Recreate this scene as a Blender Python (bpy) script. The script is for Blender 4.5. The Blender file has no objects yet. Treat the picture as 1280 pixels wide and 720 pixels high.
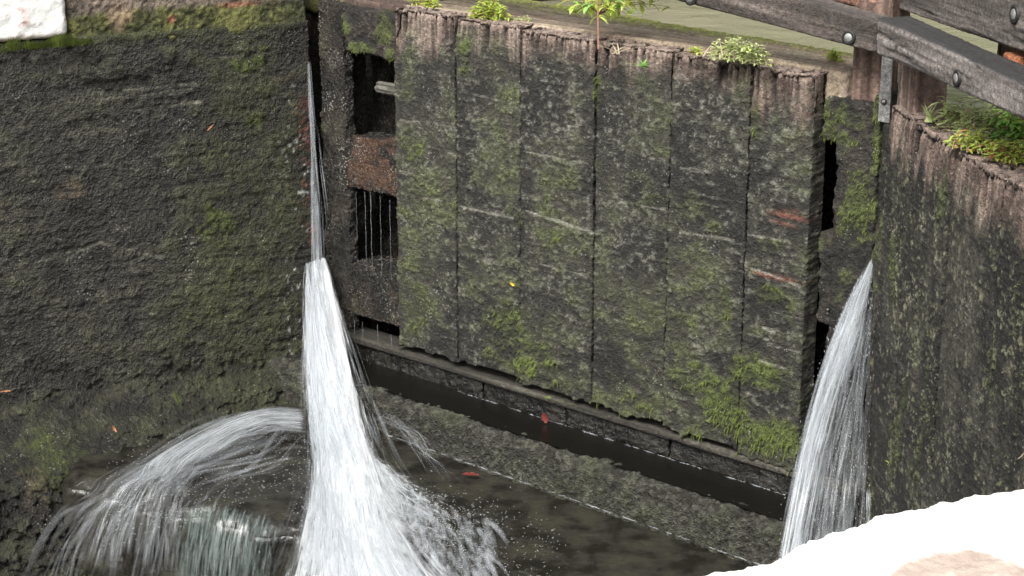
import bpy, math, random
import numpy as np
from mathutils import Vector
random.seed(7); RNG = np.random.default_rng(7)
# ------------------------------------------------------------------ camera, sky, sun
S = bpy.context.scene
F, TH = 2300.0, math.atan(708/2300.0)
ZC = 2.43                                    # camera height above the apron of the lock
cam = bpy.data.cameras.new('camera'); camo = bpy.data.objects.new('camera', cam); S.collection.objects.link(camo)
cam.sensor_width = 36; cam.lens = 36*F/1280; cam.clip_start = .05; cam.clip_end = 500
camo.location = (0, 0, ZC); camo.rotation_euler = (math.pi/2-TH, 0, 0); S.camera = camo
SUN_EL, SUN_AZ = 50, 211                     # degrees; azimuth clockwise from +Y
w = bpy.data.worlds.new('World'); S.world = w; w.use_nodes = True
nt = w.node_tree; bg = nt.nodes['Background']
sky = nt.nodes.new('ShaderNodeTexSky'); sky.sky_type = 'NISHITA'; sky.sun_disc = False
sky.sun_elevation = math.radians(SUN_EL); sky.sun_rotation = math.radians(SUN_AZ)
sky.air_density = 1.0; sky.dust_density = 4.0; sky.ozone_density = 1.0
hs = nt.nodes.new('ShaderNodeHueSaturation'); hs.inputs['Saturation'].default_value = .10
nt.links.new(sky.outputs[0], hs.inputs['Color']); nt.links.new(hs.outputs[0], bg.inputs[0]); bg.inputs[1].default_value = .10
sl = bpy.data.lights.new('sun', 'SUN'); sl.energy = 2.1; sl.angle = math.radians(22); sl.color = (1, .965, .91)
so = bpy.data.objects.new('sun', sl); S.collection.objects.link(so)
a, e = math.radians(SUN_AZ), math.radians(SUN_EL)
so.rotation_euler = Vector((math.sin(a)*math.cos(e), math.cos(a)*math.cos(e), math.sin(e))).to_track_quat('Z', 'Y').to_euler()
so.location = (-3, 6, 6)
S.view_settings.view_transform = 'Standard'; S.view_settings.look = 'None'; S.view_settings.gamma = 1
S.view_settings.use_curve_mapping = False; S.view_settings.exposure = 1.24
S.cycles.transparent_max_bounces = 40; S.cycles.max_bounces = 6

# ------------------------------------------------------------------ measured planes of the lock
def az(d): d = math.radians(d); return np.array([math.sin(d), math.cos(d), 0.])
def ray(x, y):
    c, s = math.cos(TH), math.sin(TH); d = y-360
    return np.array([x-640, F*c-d*s, -(F*s+d*c)])
ZH = np.array([0, 0, 1.])
class Frame:
    """vertical working plane: u along it, o outwards (to the lock chamber), z up (metres, camera-relative; +ZC in world)"""
    def __init__(s, O, du, n): s.O, s.du, s.n = np.array(O, float)*[1, 1, 0], du, n
    def W(s, p):
        p = np.atleast_2d(np.asarray(p, float))
        return s.O + p[:, :1]*s.du + p[:, 1:2]*s.n + (p[:, 2:3]+ZC)*ZH
    def P(s, u, o, z): return s.W([[u, o, z]])[0]
    def at(s, x, y, o=0.):                    # measured photo point on the plane at offset o -> (u, z)
        d = ray(x, y); t = (np.dot(s.O, s.n)+o)/np.dot(d, s.n); p = d*t
        return float(np.dot(p-s.O, s.du)), float(p[2])
def floorpt(x, y, z):
    d = ray(x, y); p = d*(z/d[2]); return p+ZC*ZH
M0 = np.array([1.026, 5.0735, 0]); D1 = az(-48.4); L = 2.35
L1 = Frame(M0, D1, np.array([-D1[1], D1[0], 0]))
D2 = az(173); L2 = Frame(M0, D2, -np.array([-D2[1], D2[0], 0]))
Q0 = M0+D1*L
DW = az(62.5); WL = Frame(Q0, DW, np.array([DW[1], -DW[0], 0]))
NWP = np.array([.506, 2.32, 0]); NW = Frame(NWP, DW, np.array([-DW[1], DW[0], 0]))   # near wall, o towards the chamber

# ------------------------------------------------------------------ vectorised noise
def _h(ix, iy, iz, seed):
    h = (ix.astype(np.uint32)*np.uint32(374761393)) ^ (iy.astype(np.uint32)*np.uint32(668265263)) ^ (iz.astype(np.uint32)*np.uint32(2246822519)) ^ np.uint32((seed*3266489917) & 0xffffffff)
    h ^= h >> np.uint32(15); h *= np.uint32(2246822519); h ^= h >> np.uint32(13); h *= np.uint32(3266489917); h ^= h >> np.uint32(16)
    return h.astype(np.float64)/2147483647.5-1
def vn(p, seed=0):
    f = np.floor(p); t = p-f; t = t*t*t*(t*(t*6-15)+10); i = f.astype(np.int64)
    r = 0
    for a in (0, 1):
        wa = t[:, 0] if a else 1-t[:, 0]
        for b in (0, 1):
            wb = t[:, 1] if b else 1-t[:, 1]
            for c in (0, 1):
                wc = t[:, 2] if c else 1-t[:, 2]
                r = r+wa*wb*wc*_h(i[:, 0]+a, i[:, 1]+b, i[:, 2]+c, seed)
    return r
def fbm(p, sc, oct=4, seed=0, gain=.55):
    p = np.asarray(p)*np.asarray(sc, float)+17.3*seed; r = 0; am = 1; tot = 0
    for k in range(oct):
        r = r+am*vn(p, seed*31+k); tot += am; am *= gain; p = p*2.03+5.7
    return r/tot*1.6
def ridge(p, sc, oct=3, seed=0): return 1-np.abs(fbm(p, sc, oct, seed))
def sst(a, b, x): t = np.clip((x-a)/(b-a), 0, 1); return t*t*(3-2*t)
def mix(a, b, t): t = np.asarray(t)[:, None]; return np.asarray(a)*(1-t)+np.asarray(b)*t
C = lambda *v: np.array(v, float)

# ------------------------------------------------------------------ materials
MAT = {}
def node(nt, k, **kw):
    n = nt.nodes.new('ShaderNode'+k)
    for a, v in kw.items(): setattr(n, a, v)
    return n
def surf(name, rough=.5, bump=.6, fine=1., speck=.0, dist=.006, vor=1., grain=None, slo=.4, scol=.42, ssc=75):
    """weathered surface: colour from the vertex attribute, broken up by fine procedural noise; moss attribute makes it matt"""
    m = bpy.data.materials.new(name); m.use_nodes = True; nt = m.node_tree; lk = nt.links.new
    pb = nt.nodes['Principled BSDF']; tc = node(nt, 'TexCoord')
    src = tc.outputs['Object']
    if grain:
        mp = node(nt, 'Mapping'); mp.inputs['Scale'].default_value = grain; lk(src, mp.inputs[0]); gsrc = mp.outputs[0]
    else: gsrc = src
    col = node(nt, 'Attribute', attribute_name='Col'); mo = node(nt, 'Attribute', attribute_name='moss')
    n1 = node(nt, 'TexNoise'); n1.inputs['Scale'].default_value = 70; n1.inputs['Detail'].default_value = 6; n1.inputs['Roughness'].default_value = .7; lk(gsrc, n1.inputs[0])
    n2 = node(nt, 'TexNoise'); n2.inputs['Scale'].default_value = 420; n2.inputs['Detail'].default_value = 2; lk(src, n2.inputs[0])
    a = node(nt, 'Math', operation='MULTIPLY_ADD'); lk(n1.outputs[0], a.inputs[0]); a.inputs[1].default_value = 2.6*fine; a.inputs[2].default_value = 1-1.3*fine
    b = node(nt, 'Math', operation='MULTIPLY_ADD'); lk(n2.outputs[0], b.inputs[0]); b.inputs[1].default_value = 1.6*fine; b.inputs[2].default_value = 1-.8*fine
    c = node(nt, 'Math', operation='MULTIPLY'); lk(a.outputs[0], c.inputs[0]); lk(b.outputs[0], c.inputs[1])
    c2 = node(nt, 'Math', operation='MAXIMUM'); lk(c.outputs[0], c2.inputs[0]); c2.inputs[1].default_value = .18
    vm = node(nt, 'VectorMath', operation='SCALE'); lk(col.outputs['Color'], vm.inputs[0]); lk(c2.outputs[0], vm.inputs['Scale'])
    out = vm.outputs[0]
    v = node(nt, 'TexVoronoi'); v.inputs['Scale'].default_value = 150; lk(src, v.inputs['Vector'])
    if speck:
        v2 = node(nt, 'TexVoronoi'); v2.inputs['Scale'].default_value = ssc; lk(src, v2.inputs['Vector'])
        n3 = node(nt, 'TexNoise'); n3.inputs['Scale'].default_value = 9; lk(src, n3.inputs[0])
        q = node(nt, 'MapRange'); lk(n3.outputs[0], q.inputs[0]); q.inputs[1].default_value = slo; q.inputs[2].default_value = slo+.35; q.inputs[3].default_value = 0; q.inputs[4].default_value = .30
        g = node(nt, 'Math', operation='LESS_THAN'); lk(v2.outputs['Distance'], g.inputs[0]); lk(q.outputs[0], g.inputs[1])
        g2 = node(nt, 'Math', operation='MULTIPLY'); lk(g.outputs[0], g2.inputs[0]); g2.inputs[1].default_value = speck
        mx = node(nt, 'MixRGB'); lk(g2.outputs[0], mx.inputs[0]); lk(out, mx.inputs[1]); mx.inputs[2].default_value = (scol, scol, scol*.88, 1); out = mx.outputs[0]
    lk(out, pb.inputs['Base Color'])
    r = node(nt, 'MapRange'); lk(mo.outputs['Fac'], r.inputs[0]); r.inputs[3].default_value = rough; r.inputs[4].default_value = .95
    r2 = node(nt, 'Math', operation='MULTIPLY_ADD'); lk(n1.outputs[0], r2.inputs[0]); r2.inputs[1].default_value = .5; r3 = node(nt, 'Math', operation='SUBTRACT'); lk(r.outputs[0], r3.inputs[0]); r3.inputs[1].default_value = .25
    lk(r3.outputs[0], r2.inputs[2]); lk(r2.outputs[0], pb.inputs['Roughness'])
    h = node(nt, 'Math', operation='MULTIPLY_ADD'); lk(v.outputs['Distance'], h.inputs[0]); h.inputs[1].default_value = .45*vor; lk(n1.outputs[0], h.inputs[2])
    vb = node(nt, 'TexVoronoi'); vb.inputs['Scale'].default_value = 62; lk(src, vb.inputs['Vector']); hb = node(nt, 'Math', operation='MULTIPLY_ADD'); lk(vb.outputs['Distance'], hb.inputs[0]); hb.inputs[1].default_value = .5*vor; lk(h.outputs[0], hb.inputs[2]); h = hb
    h2 = node(nt, 'Math', operation='MULTIPLY_ADD'); lk(n2.outputs[0], h2.inputs[0]); h2.inputs[1].default_value = .5; lk(h.outputs[0], h2.inputs[2])
    bp = node(nt, 'Bump'); bp.inputs['Strength'].default_value = bump; bp.inputs['Distance'].default_value = dist
    lk(h2.outputs[0], bp.inputs['Height']); lk(bp.outputs[0], pb.inputs['Normal'])
    MAT[name] = m; return m
surf('wet_wall', .42, 1., 1.3, .5, .010, 1.2, None, .42, .36)
surf('old_timber', .6, 1., 1.2, .55, .010, .9, None, .42, .34)
surf('wet_timber', .25, 1., 1.1, .75, .012, 1.3, None, .32, .46, 105)  # its pale specks are wet glints put into the base colour
surf('dark_board', .3, .8, .9, .1, .006, 1.)
surf('dry_timber', .75, .9, 1.1, 0, .008, .4, (1, 1, 1))
surf('beam_timber', .75, 1., 1.25, 0, .010, .5)
surf('mossy_stone', .5, 1., 1.2, .3, .016, 1.4)
surf('rough_stone', .7, .8, .8, .3, .006)
surf('white_paint', .6, .4, .08, 0, .004)
def plain(name, col, rough=.6, var=.4, sc=60, metal=0, trans=0, bump=.2):
    m = bpy.data.materials.new(name); m.use_nodes = True; nt = m.node_tree; lk = nt.links.new; pb = nt.nodes['Principled BSDF']
    tc = node(nt, 'TexCoord'); n = node(nt, 'TexNoise'); n.inputs['Scale'].default_value = sc; n.inputs['Detail'].default_value = 4; lk(tc.outputs['Object'], n.inputs[0])
    a = node(nt, 'MapRange'); lk(n.outputs[0], a.inputs[0]); a.inputs[1].default_value = .25; a.inputs[2].default_value = .75; a.inputs[3].default_value = 1-var; a.inputs[4].default_value = 1+var
    vm = node(nt, 'VectorMath', operation='SCALE'); vm.inputs[0].default_value = col[:3]; lk(a.outputs[0], vm.inputs['Scale'])
    lk(vm.outputs[0], pb.inputs['Base Color']); pb.inputs['Roughness'].default_value = rough; pb.inputs['Metallic'].default_value = metal
    bp = node(nt, 'Bump'); bp.inputs['Strength'].default_value = bump; bp.inputs['Distance'].default_value = .004; lk(n.outputs[0], bp.inputs['Height']); lk(bp.outputs[0], pb.inputs['Normal'])
    if trans:
        t = node(nt, 'BsdfTranslucent'); lk(vm.outputs[0], t.inputs[0]); ms = node(nt, 'MixShader'); ms.inputs[0].default_value = trans
        lk(pb.outputs[0], ms.inputs[1]); lk(t.outputs[0], ms.inputs[2]); lk(ms.outputs[0], nt.nodes['Material Output'].inputs[0])
    MAT[name] = m; return m
plain('leaf_green', (.20, .34, .05), .5, .45, 30, 0, .4)
plain('leaf_lime', (.52, .62, .13), .5, .35, 30, 0, .45)
plain('leaf_grey_green', (.50, .57, .26), .6, .35, 30, 0, .35)
plain('leaf_fresh', (.27, .50, .12), .5, .35, 30, 0, .4)
plain('leaf_yellow', (.70, .55, .05), .5, .2, 30, 0, .3)
plain('leaf_red', (.17, .028, .022), .6, .6, 30, 0, .2)
plain('leaf_orange', (.62, .28, .13), .5, .2, 30, 0, .2)
plain('leaf_dry', (.42, .36, .24), .7, .4, 30, 0, .2)
plain('stem_red', (.22, .10, .07), .6, .3, 80)
plain('moss_blades', (.115, .150, .025), .9, .6, 25, 0, .25)
plain('iron', (.20, .19, .18), .6, .5, 60, .1, 0, .5)
plain('rust', (.42, .13, .05), .8, .4, 60, 0, 0, .5)
plain('bolt_pale', (.26, .26, .25), .6, .5, 90, .2)
plain('bolt_dark', (.012, .012, .012), .6, .3, 90)
plain('grass', (.10, .16, .03), .9, .6, 8)
plain('gravel', (.25, .22, .18), .9, .5, 90, 0, 0, .8)

def watermat(name, base, rough, sc, bump, dist=.01, patches=None):
    m = bpy.data.materials.new(name); m.use_nodes = True; nt = m.node_tree; lk = nt.links.new; pb = nt.nodes['Principled BSDF']
    tc = node(nt, 'TexCoord'); n = node(nt, 'TexNoise'); n.inputs['Scale'].default_value = sc; n.inputs['Detail'].default_value = 5; n.inputs['Distortion'].default_value = .6; lk(tc.outputs['Object'], n.inputs[0])
    pb.inputs['Base Color'].default_value = (*base, 1); pb.inputs['Roughness'].default_value = rough; pb.inputs['IOR'].default_value = 1.33
    if patches:
        p = node(nt, 'TexNoise'); p.inputs['Scale'].default_value = 9; p.inputs['Detail'].default_value = 4; p.inputs['Roughness'].default_value = .6; lk(tc.outputs['Object'], p.inputs[0])
        r = node(nt, 'ValToRGB'); r.color_ramp.elements[0].position = .40; r.color_ramp.elements[0].color = (*patches[0], 1); r.color_ramp.elements[1].position = .50; r.color_ramp.elements[1].color = (*base, 1)
        el = r.color_ramp.elements.new(.62); el.color = (*patches[1], 1)
        lk(p.outputs[0], r.inputs[0]); lk(r.outputs[0], pb.inputs['Base Color'])
    bp = node(nt, 'Bump'); bp.inputs['Strength'].default_value = bump; bp.inputs['Distance'].default_value = dist; lk(n.outputs[0], bp.inputs['Height']); lk(bp.outputs[0], pb.inputs['Normal'])
    MAT[name] = m
watermat('pound_water', (.21, .20, .135), .14, 6, .3, .03)
watermat('apron_water', (.023, .0215, .018), .20, 38, .9, .006, ((.010, .009, .007), (.032, .030, .022)))
watermat('film_water', (.005, .0048, .0036), .26, 60, .7, .004)
watermat('chamber_water', (.02, .022, .018), .08, 12, .7, .04)
def foam(name, across=26., along=1.3, lo=.42, hi=.62, opac=1., col=(.60, .64, .69)):
    """silky streaks of falling water: UV x runs across the flow, y along it; attribute 'fade' thins it at the edges"""
    m = bpy.data.materials.new(name); m.use_nodes = True; nt = m.node_tree; lk = nt.links.new; nt.nodes.remove(nt.nodes['Principled BSDF'])
    uv = node(nt, 'UVMap'); mp = node(nt, 'Mapping'); mp.inputs['Scale'].default_value = (across, along, 1); lk(uv.outputs[0], mp.inputs[0])
    n = node(nt, 'TexNoise'); n.inputs['Scale'].default_value = 1; n.inputs['Detail'].default_value = 5; n.inputs['Roughness'].default_value = .62; n.inputs['Distortion'].default_value = .9; lk(mp.outputs[0], n.inputs[0])
    fd = node(nt, 'Attribute', attribute_name='fade')
    s1 = node(nt, 'Math', operation='MULTIPLY_ADD'); lk(fd.outputs['Fac'], s1.inputs[0]); s1.inputs[1].default_value = .5; s1.inputs[2].default_value = -.5
    s2 = node(nt, 'Math', operation='ADD'); lk(n.outputs[0], s2.inputs[0]); lk(s1.outputs[0], s2.inputs[1])
    r = node(nt, 'MapRange', interpolation_type='SMOOTHSTEP'); lk(s2.outputs[0], r.inputs[0]); r.inputs[1].default_value = lo-.18; r.inputs[2].default_value = hi; r.inputs[4].default_value = opac
    d = node(nt, 'BsdfDiffuse'); d.inputs[0].default_value = (*col, 1); t = node(nt, 'BsdfTranslucent'); t.inputs[0].default_value = (*col, 1)
    gl = node(nt, 'BsdfGlossy'); gl.inputs['Roughness'].default_value = .25
    m1 = node(nt, 'MixShader'); m1.inputs[0].default_value = .4; lk(d.outputs[0], m1.inputs[1]); lk(t.outputs[0], m1.inputs[2])
    m2 = node(nt, 'MixShader'); m2.inputs[0].default_value = .08; lk(m1.outputs[0], m2.inputs[1]); lk(gl.outputs[0], m2.inputs[2])
    tr = node(nt, 'BsdfTransparent'); m3 = node(nt, 'MixShader'); lk(r.outputs[0], m3.inputs[0]); lk(tr.outputs[0], m3.inputs[1]); lk(m2.outputs[0], m3.inputs[2])
    lk(m3.outputs[0], nt.nodes['Material Output'].inputs[0]); MAT[name] = m
foam('jet_core', 18, 2.2, .22, .52, 1., (.88, .90, .93))
foam('jet_sheet', 22, 3.4, .44, .64, .85, (.82, .85, .88))
foam('jet_veil', 34, 3.2, .50, .72, .7, (.62, .66, .70))
foam('jet_thin', 26, 3.5, .52, .80, .55, (.50, .53, .55))
foam('jet_teal', 34, 5.0, .48, .78, .5, (.40, .50, .48))
foam('fan_veil', 20, 2.6, .52, .74, .75, (.62, .66, .70))
def strandmat(name, opac, col=(.72, .76, .81)):
    m = bpy.data.materials.new(name); m.use_nodes = True; nt = m.node_tree; lk = nt.links.new; nt.nodes.remove(nt.nodes['Principled BSDF'])
    fd = node(nt, 'Attribute', attribute_name='fade'); uv = node(nt, 'UVMap'); n = node(nt, 'TexNoise'); n.inputs['Scale'].default_value = 4; n.inputs['Detail'].default_value = 3; lk(uv.outputs[0], n.inputs[0])
    r = node(nt, 'MapRange'); lk(n.outputs[0], r.inputs[0]); r.inputs[1].default_value = .3; r.inputs[2].default_value = .65; r.inputs[3].default_value = .25; r.inputs[4].default_value = 1
    a = node(nt, 'Math', operation='MULTIPLY', use_clamp=True); lk(fd.outputs['Fac'], a.inputs[0]); lk(r.outputs[0], a.inputs[1]); a2 = node(nt, 'Math', operation='MULTIPLY'); lk(a.outputs[0], a2.inputs[0]); a2.inputs[1].default_value = opac
    d = node(nt, 'BsdfDiffuse'); d.inputs[0].default_value = (*col, 1); t = node(nt, 'BsdfTranslucent'); t.inputs[0].default_value = (*col, 1); m1 = node(nt, 'MixShader'); m1.inputs[0].default_value = .5; lk(d.outputs[0], m1.inputs[1]); lk(t.outputs[0], m1.inputs[2])
    tr = node(nt, 'BsdfTransparent'); m3 = node(nt, 'MixShader'); lk(a2.outputs[0], m3.inputs[0]); lk(tr.outputs[0], m3.inputs[1]); lk(m1.outputs[0], m3.inputs[2]); lk(m3.outputs[0], nt.nodes['Material Output'].inputs[0]); MAT[name] = m
strandmat('jet_strand', .55); strandmat('mist', .30)
foam('spray', 1, 1, -.5, .1, .55, (.6, .62, .64))

# ------------------------------------------------------------------ object helpers
COL = S.collection
def tag(o, label=None, cat=None, group=None, kind=None):
    for k, v in (('label', label), ('category', cat), ('group', group), ('kind', kind)):
        if v: o[k] = v
    return o
def empty(name, loc, label, cat, group=None):
    o = bpy.data.objects.new(name, None); COL.objects.link(o); o.location = loc; o.empty_display_size = .1
    tag(o, label, cat, group); o['_loc'] = 0; del o['_loc']; return o
def rootloc(p):
    l = np.zeros(3)
    while p is not None: l = l+np.array(p.location); p = p.parent
    return l
def mesh_obj(name, V, Fq, mat, parent=None, col=None, moss=None, uv=None, fade=None, origin=None, smooth=True):
    """Fq: (n,k) int array (all quads or all tris), or list of such arrays"""
    V = np.asarray(V, float); Fl = [np.asarray(f) for f in (Fq if isinstance(Fq, list) else [Fq]) if len(f)]
    base = rootloc(parent) if parent is not None else np.zeros(3)
    if origin is None: origin = base if parent is not None else np.array([V[:, 0].mean(), V[:, 1].mean(), V[:, 2].min()])
    me = bpy.data.meshes.new(name); me.vertices.add(len(V)); me.vertices.foreach_set('co', (V-origin).astype(np.float32).ravel())
    lv = np.concatenate([f.ravel() for f in Fl]); cnt = np.concatenate([np.full(len(f), f.shape[1]) for f in Fl])
    me.loops.add(len(lv)); me.loops.foreach_set('vertex_index', lv.astype(np.int32))
    me.polygons.add(len(cnt)); me.polygons.foreach_set('loop_start', np.concatenate([[0], np.cumsum(cnt)[:-1]]).astype(np.int32))
    me.update(calc_edges=True); me.validate()
    me.polygons.foreach_set('use_smooth', np.full(len(me.polygons), smooth))
    if col is not None:
        a = me.attributes.new('Col', 'FLOAT_COLOR', 'POINT'); c4 = np.ones((len(V), 4), np.float32); c4[:, :3] = np.clip(col, .003, 1); a.data.foreach_set('color', c4.ravel())
    if moss is not None:
        a = me.attributes.new('moss', 'FLOAT', 'POINT'); a.data.foreach_set('value', np.asarray(moss, np.float32))
    if fade is not None:
        a = me.attributes.new('fade', 'FLOAT', 'POINT'); a.data.foreach_set('value', np.asarray(fade, np.float32))
    if uv is not None:
        ul = me.uv_layers.new(name='UVMap'); ul.data.foreach_set('uv', np.asarray(uv, np.float32)[lv].ravel())
    me.materials.append(MAT[mat]); o = bpy.data.objects.new(name, me); COL.objects.link(o)
    o.location = origin-base
    if parent is not None: o.parent = parent
    return o
def sp(lo, hi, step, rad):
    e = [t*rad for t in (0, .35, .7, 1)]
    n = max(2, int((hi-lo-2*rad)/step)+1)
    return np.concatenate([[lo+t for t in e[:-1]], np.linspace(lo+rad, hi-rad, n), [hi-t for t in e[:-1]][::-1]])
def gridbox(lo, hi, steps, rad):
    """welded rounded box as a fine grid in local (u,o,z); returns points, normals, quads"""
    X, Y, Z = (np.asarray(s) if not np.isscalar(s) else sp(lo[i], hi[i], s, rad) for i, s in enumerate(steps))
    lo = np.array([X[0], Y[0], Z[0]]); hi = np.array([X[-1], Y[-1], Z[-1]])
    nx, ny, nz = len(X), len(Y), len(Z); ids = []; quads = []
    def gid(i, j, k): return (i*ny+j)*nz+k
    for ax, (n1, n2) in enumerate(((ny, nz), (nx, nz), (nx, ny))):
        A, B = np.meshgrid(np.arange(n1), np.arange(n2), indexing='ij')
        for side in (0, 1):
            K = np.full_like(A, (0, (nx, ny, nz)[ax]-1)[side])
            g = gid(K, A, B) if ax == 0 else gid(A, K, B) if ax == 1 else gid(A, B, K)
            q = np.stack([g[:-1, :-1], g[1:, :-1], g[1:, 1:], g[:-1, 1:]], -1).reshape(-1, 4)
            if (side == 0) != (ax == 1): q = q[:, ::-1]
            quads.append(q)
    q = np.concatenate(quads); u, inv = np.unique(q, return_inverse=True); q = inv.reshape(q.shape)
    P = np.stack([X[u//(ny*nz)], Y[(u//nz) % ny], Z[u % nz]], -1)
    c = np.clip(P, lo+rad, hi-rad); d = P-c; ln = np.linalg.norm(d, axis=1, keepdims=True); ln[ln == 0] = 1; N = d/ln
    return c+rad*N, N, q
def block(name, fr, lo, hi, steps, rad, paint, mat, parent=None, warp=None):
    P, N, q = gridbox(lo, hi, steps, rad)
    d, c, mo = paint(P, N)
    P2 = P+N*d[:, None]
    if warp: P2 = warp(P2)
    # handedness: frames may be left- or right-handed
    if np.dot(np.cross(fr.du, fr.n), ZH) < 0: q = q[:, ::-1]
    return mesh_obj(name, fr.W(P2), q, mat, parent, c, mo)
def blobs(fr, P, lst, o=0., kx=.0032, ky=.0027):
    """soft elliptical patches whose centres were measured on the photograph, laid out on the surface itself in metres"""
    r = np.zeros(len(P)); nz = fbm(P, 22, 3, 91)*.35
    for x, y, rx, ry, s in lst:
        u, z = fr.at(x, y, o); d = np.sqrt(((P[:, 0]-u)/(rx*kx))**2+((P[:, 2]-z)/(ry*ky))**2)+nz
        r = np.maximum(r, s*sst(1.25, .45, d))
    return r
def lines(fr, P, segs, o=0.):
    r = np.zeros(len(P)); wv = fbm(P, 14, 3, 55)*.006
    for x0, y0, x1, y1, wd, s in segs:
        a = np.array(fr.at(x0, y0, o)); b = np.array(fr.at(x1, y1, o)); ab = b-a; q = P[:, [0, 2]]-a
        t = np.clip(q@ab/(ab@ab), 0, 1); d = np.linalg.norm(q-t[:, None]*ab, axis=1)+wv
        r = np.maximum(r, s*sst(wd, wd*.3, np.abs(d)))
    return r

# ------------------------------------------------------------------ palette (real base colours)
MOSS_D, MOSS, MOSS_L = C(.040, .046, .017), C(.075, .094, .026), C(.15, .205, .035)
GREY_D, GREY, GREY_L = C(.013, .0117, .009), C(.050, .045, .035), C(.135, .130, .108)
BRN_D, BRN, BRN_L = C(.050, .033, .026), C(.175, .120, .096), C(.40, .31, .26)

MB1 = [(515,185,26,22,1),(582,70,8,34,1.),(620,95,14,18,.6),(618,170,14,18,.5),(712,226,22,20,.8),(560,250,30,20,.5),(600,220,30,25,.5),(645,270,22,14,.7),(692,296,14,12,.8),
 (640,405,60,45,.85),(672,450,52,36,.95),(620,440,30,22,.7),(775,480,26,26,.8),(795,505,26,20,.9),(850,395,30,26,.8),(846,335,22,40,.6),(905,385,14,34,.95),(868,470,40,32,.9),
 (900,505,44,30,1.3),(940,540,55,26,1.4),(975,545,30,25,1.3),(945,465,44,30,1.1),(966,368,24,13,1.),(990,385,8,16,.9),(952,375,10,14,.8),(856,255,26,20,.6),(747,110,5,42,1.),(945,150,7,34,1.),(800,240,26,26,.5),
 (790,440,26,20,.6),(720,370,34,26,.5),(560,420,30,16,.5),(640,340,22,30,.5),(895,300,20,26,.5),(963,308,22,14,.7),(700,480,30,14,.9),(758,76,4,8,.8),(690,190,20,18,.4),(520,270,24,30,.4),(845,430,16,60,.7)]
PL1 = [(560,150,50,34,.6),(690,150,60,40,.6),(790,170,40,45,.7),(880,150,45,50,.8),(975,190,28,50,.5),(690,350,30,40,.6),(780,310,40,30,.7),(885,420,28,40,1.),(870,455,22,18,1.),(720,420,26,30,.7),(960,500,26,18,.8),(600,290,30,30,.5),(700,240,50,14,.7),(770,270,60,16,.6)]
RD1 = [(985,271,20,10,1.),(970,346,24,3.2,1.),(1008,130,4,40,.25),(990,352,22,2,.6)]
DK1 = [(515,370,36,40,.8),(1000,560,20,20,.5),(510,120,22,24,.6),(750,205,10,10,.9),(815,250,10,8,1.),(790,205,14,14,.6),(525,340,20,24,.6),(960,130,30,26,.6),(690,215,16,6,.6)]
SC1 = [(531,247,560,252,.004,.8),(575,258,640,272,.005,.9),(655,262,745,291,.005,1.),(930,292,975,300,.004,1.),(940,335,1000,357,.004,1.),(933,402,968,414,.004,1.),(935,416,960,424,.003,1.),
 (675,330,735,345,.004,.7),(760,250,830,262,.004,.6),(850,290,915,300,.004,.6),(500,150,560,158,.003,.6),(590,118,640,128,.004,.8),(660,190,735,204,.003,.7),(550,470,600,480,.004,.5),(960,430,1005,442,.003,.6),(945,385,1000,398,.003,.6),(950,450,1000,466,.003,.7),(655,150,735,160,.003,.6),(755,190,830,200,.003,.6),(850,210,930,222,.003,.6),(500,215,562,222,.003,.6)]
MOSSPTS = []
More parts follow.
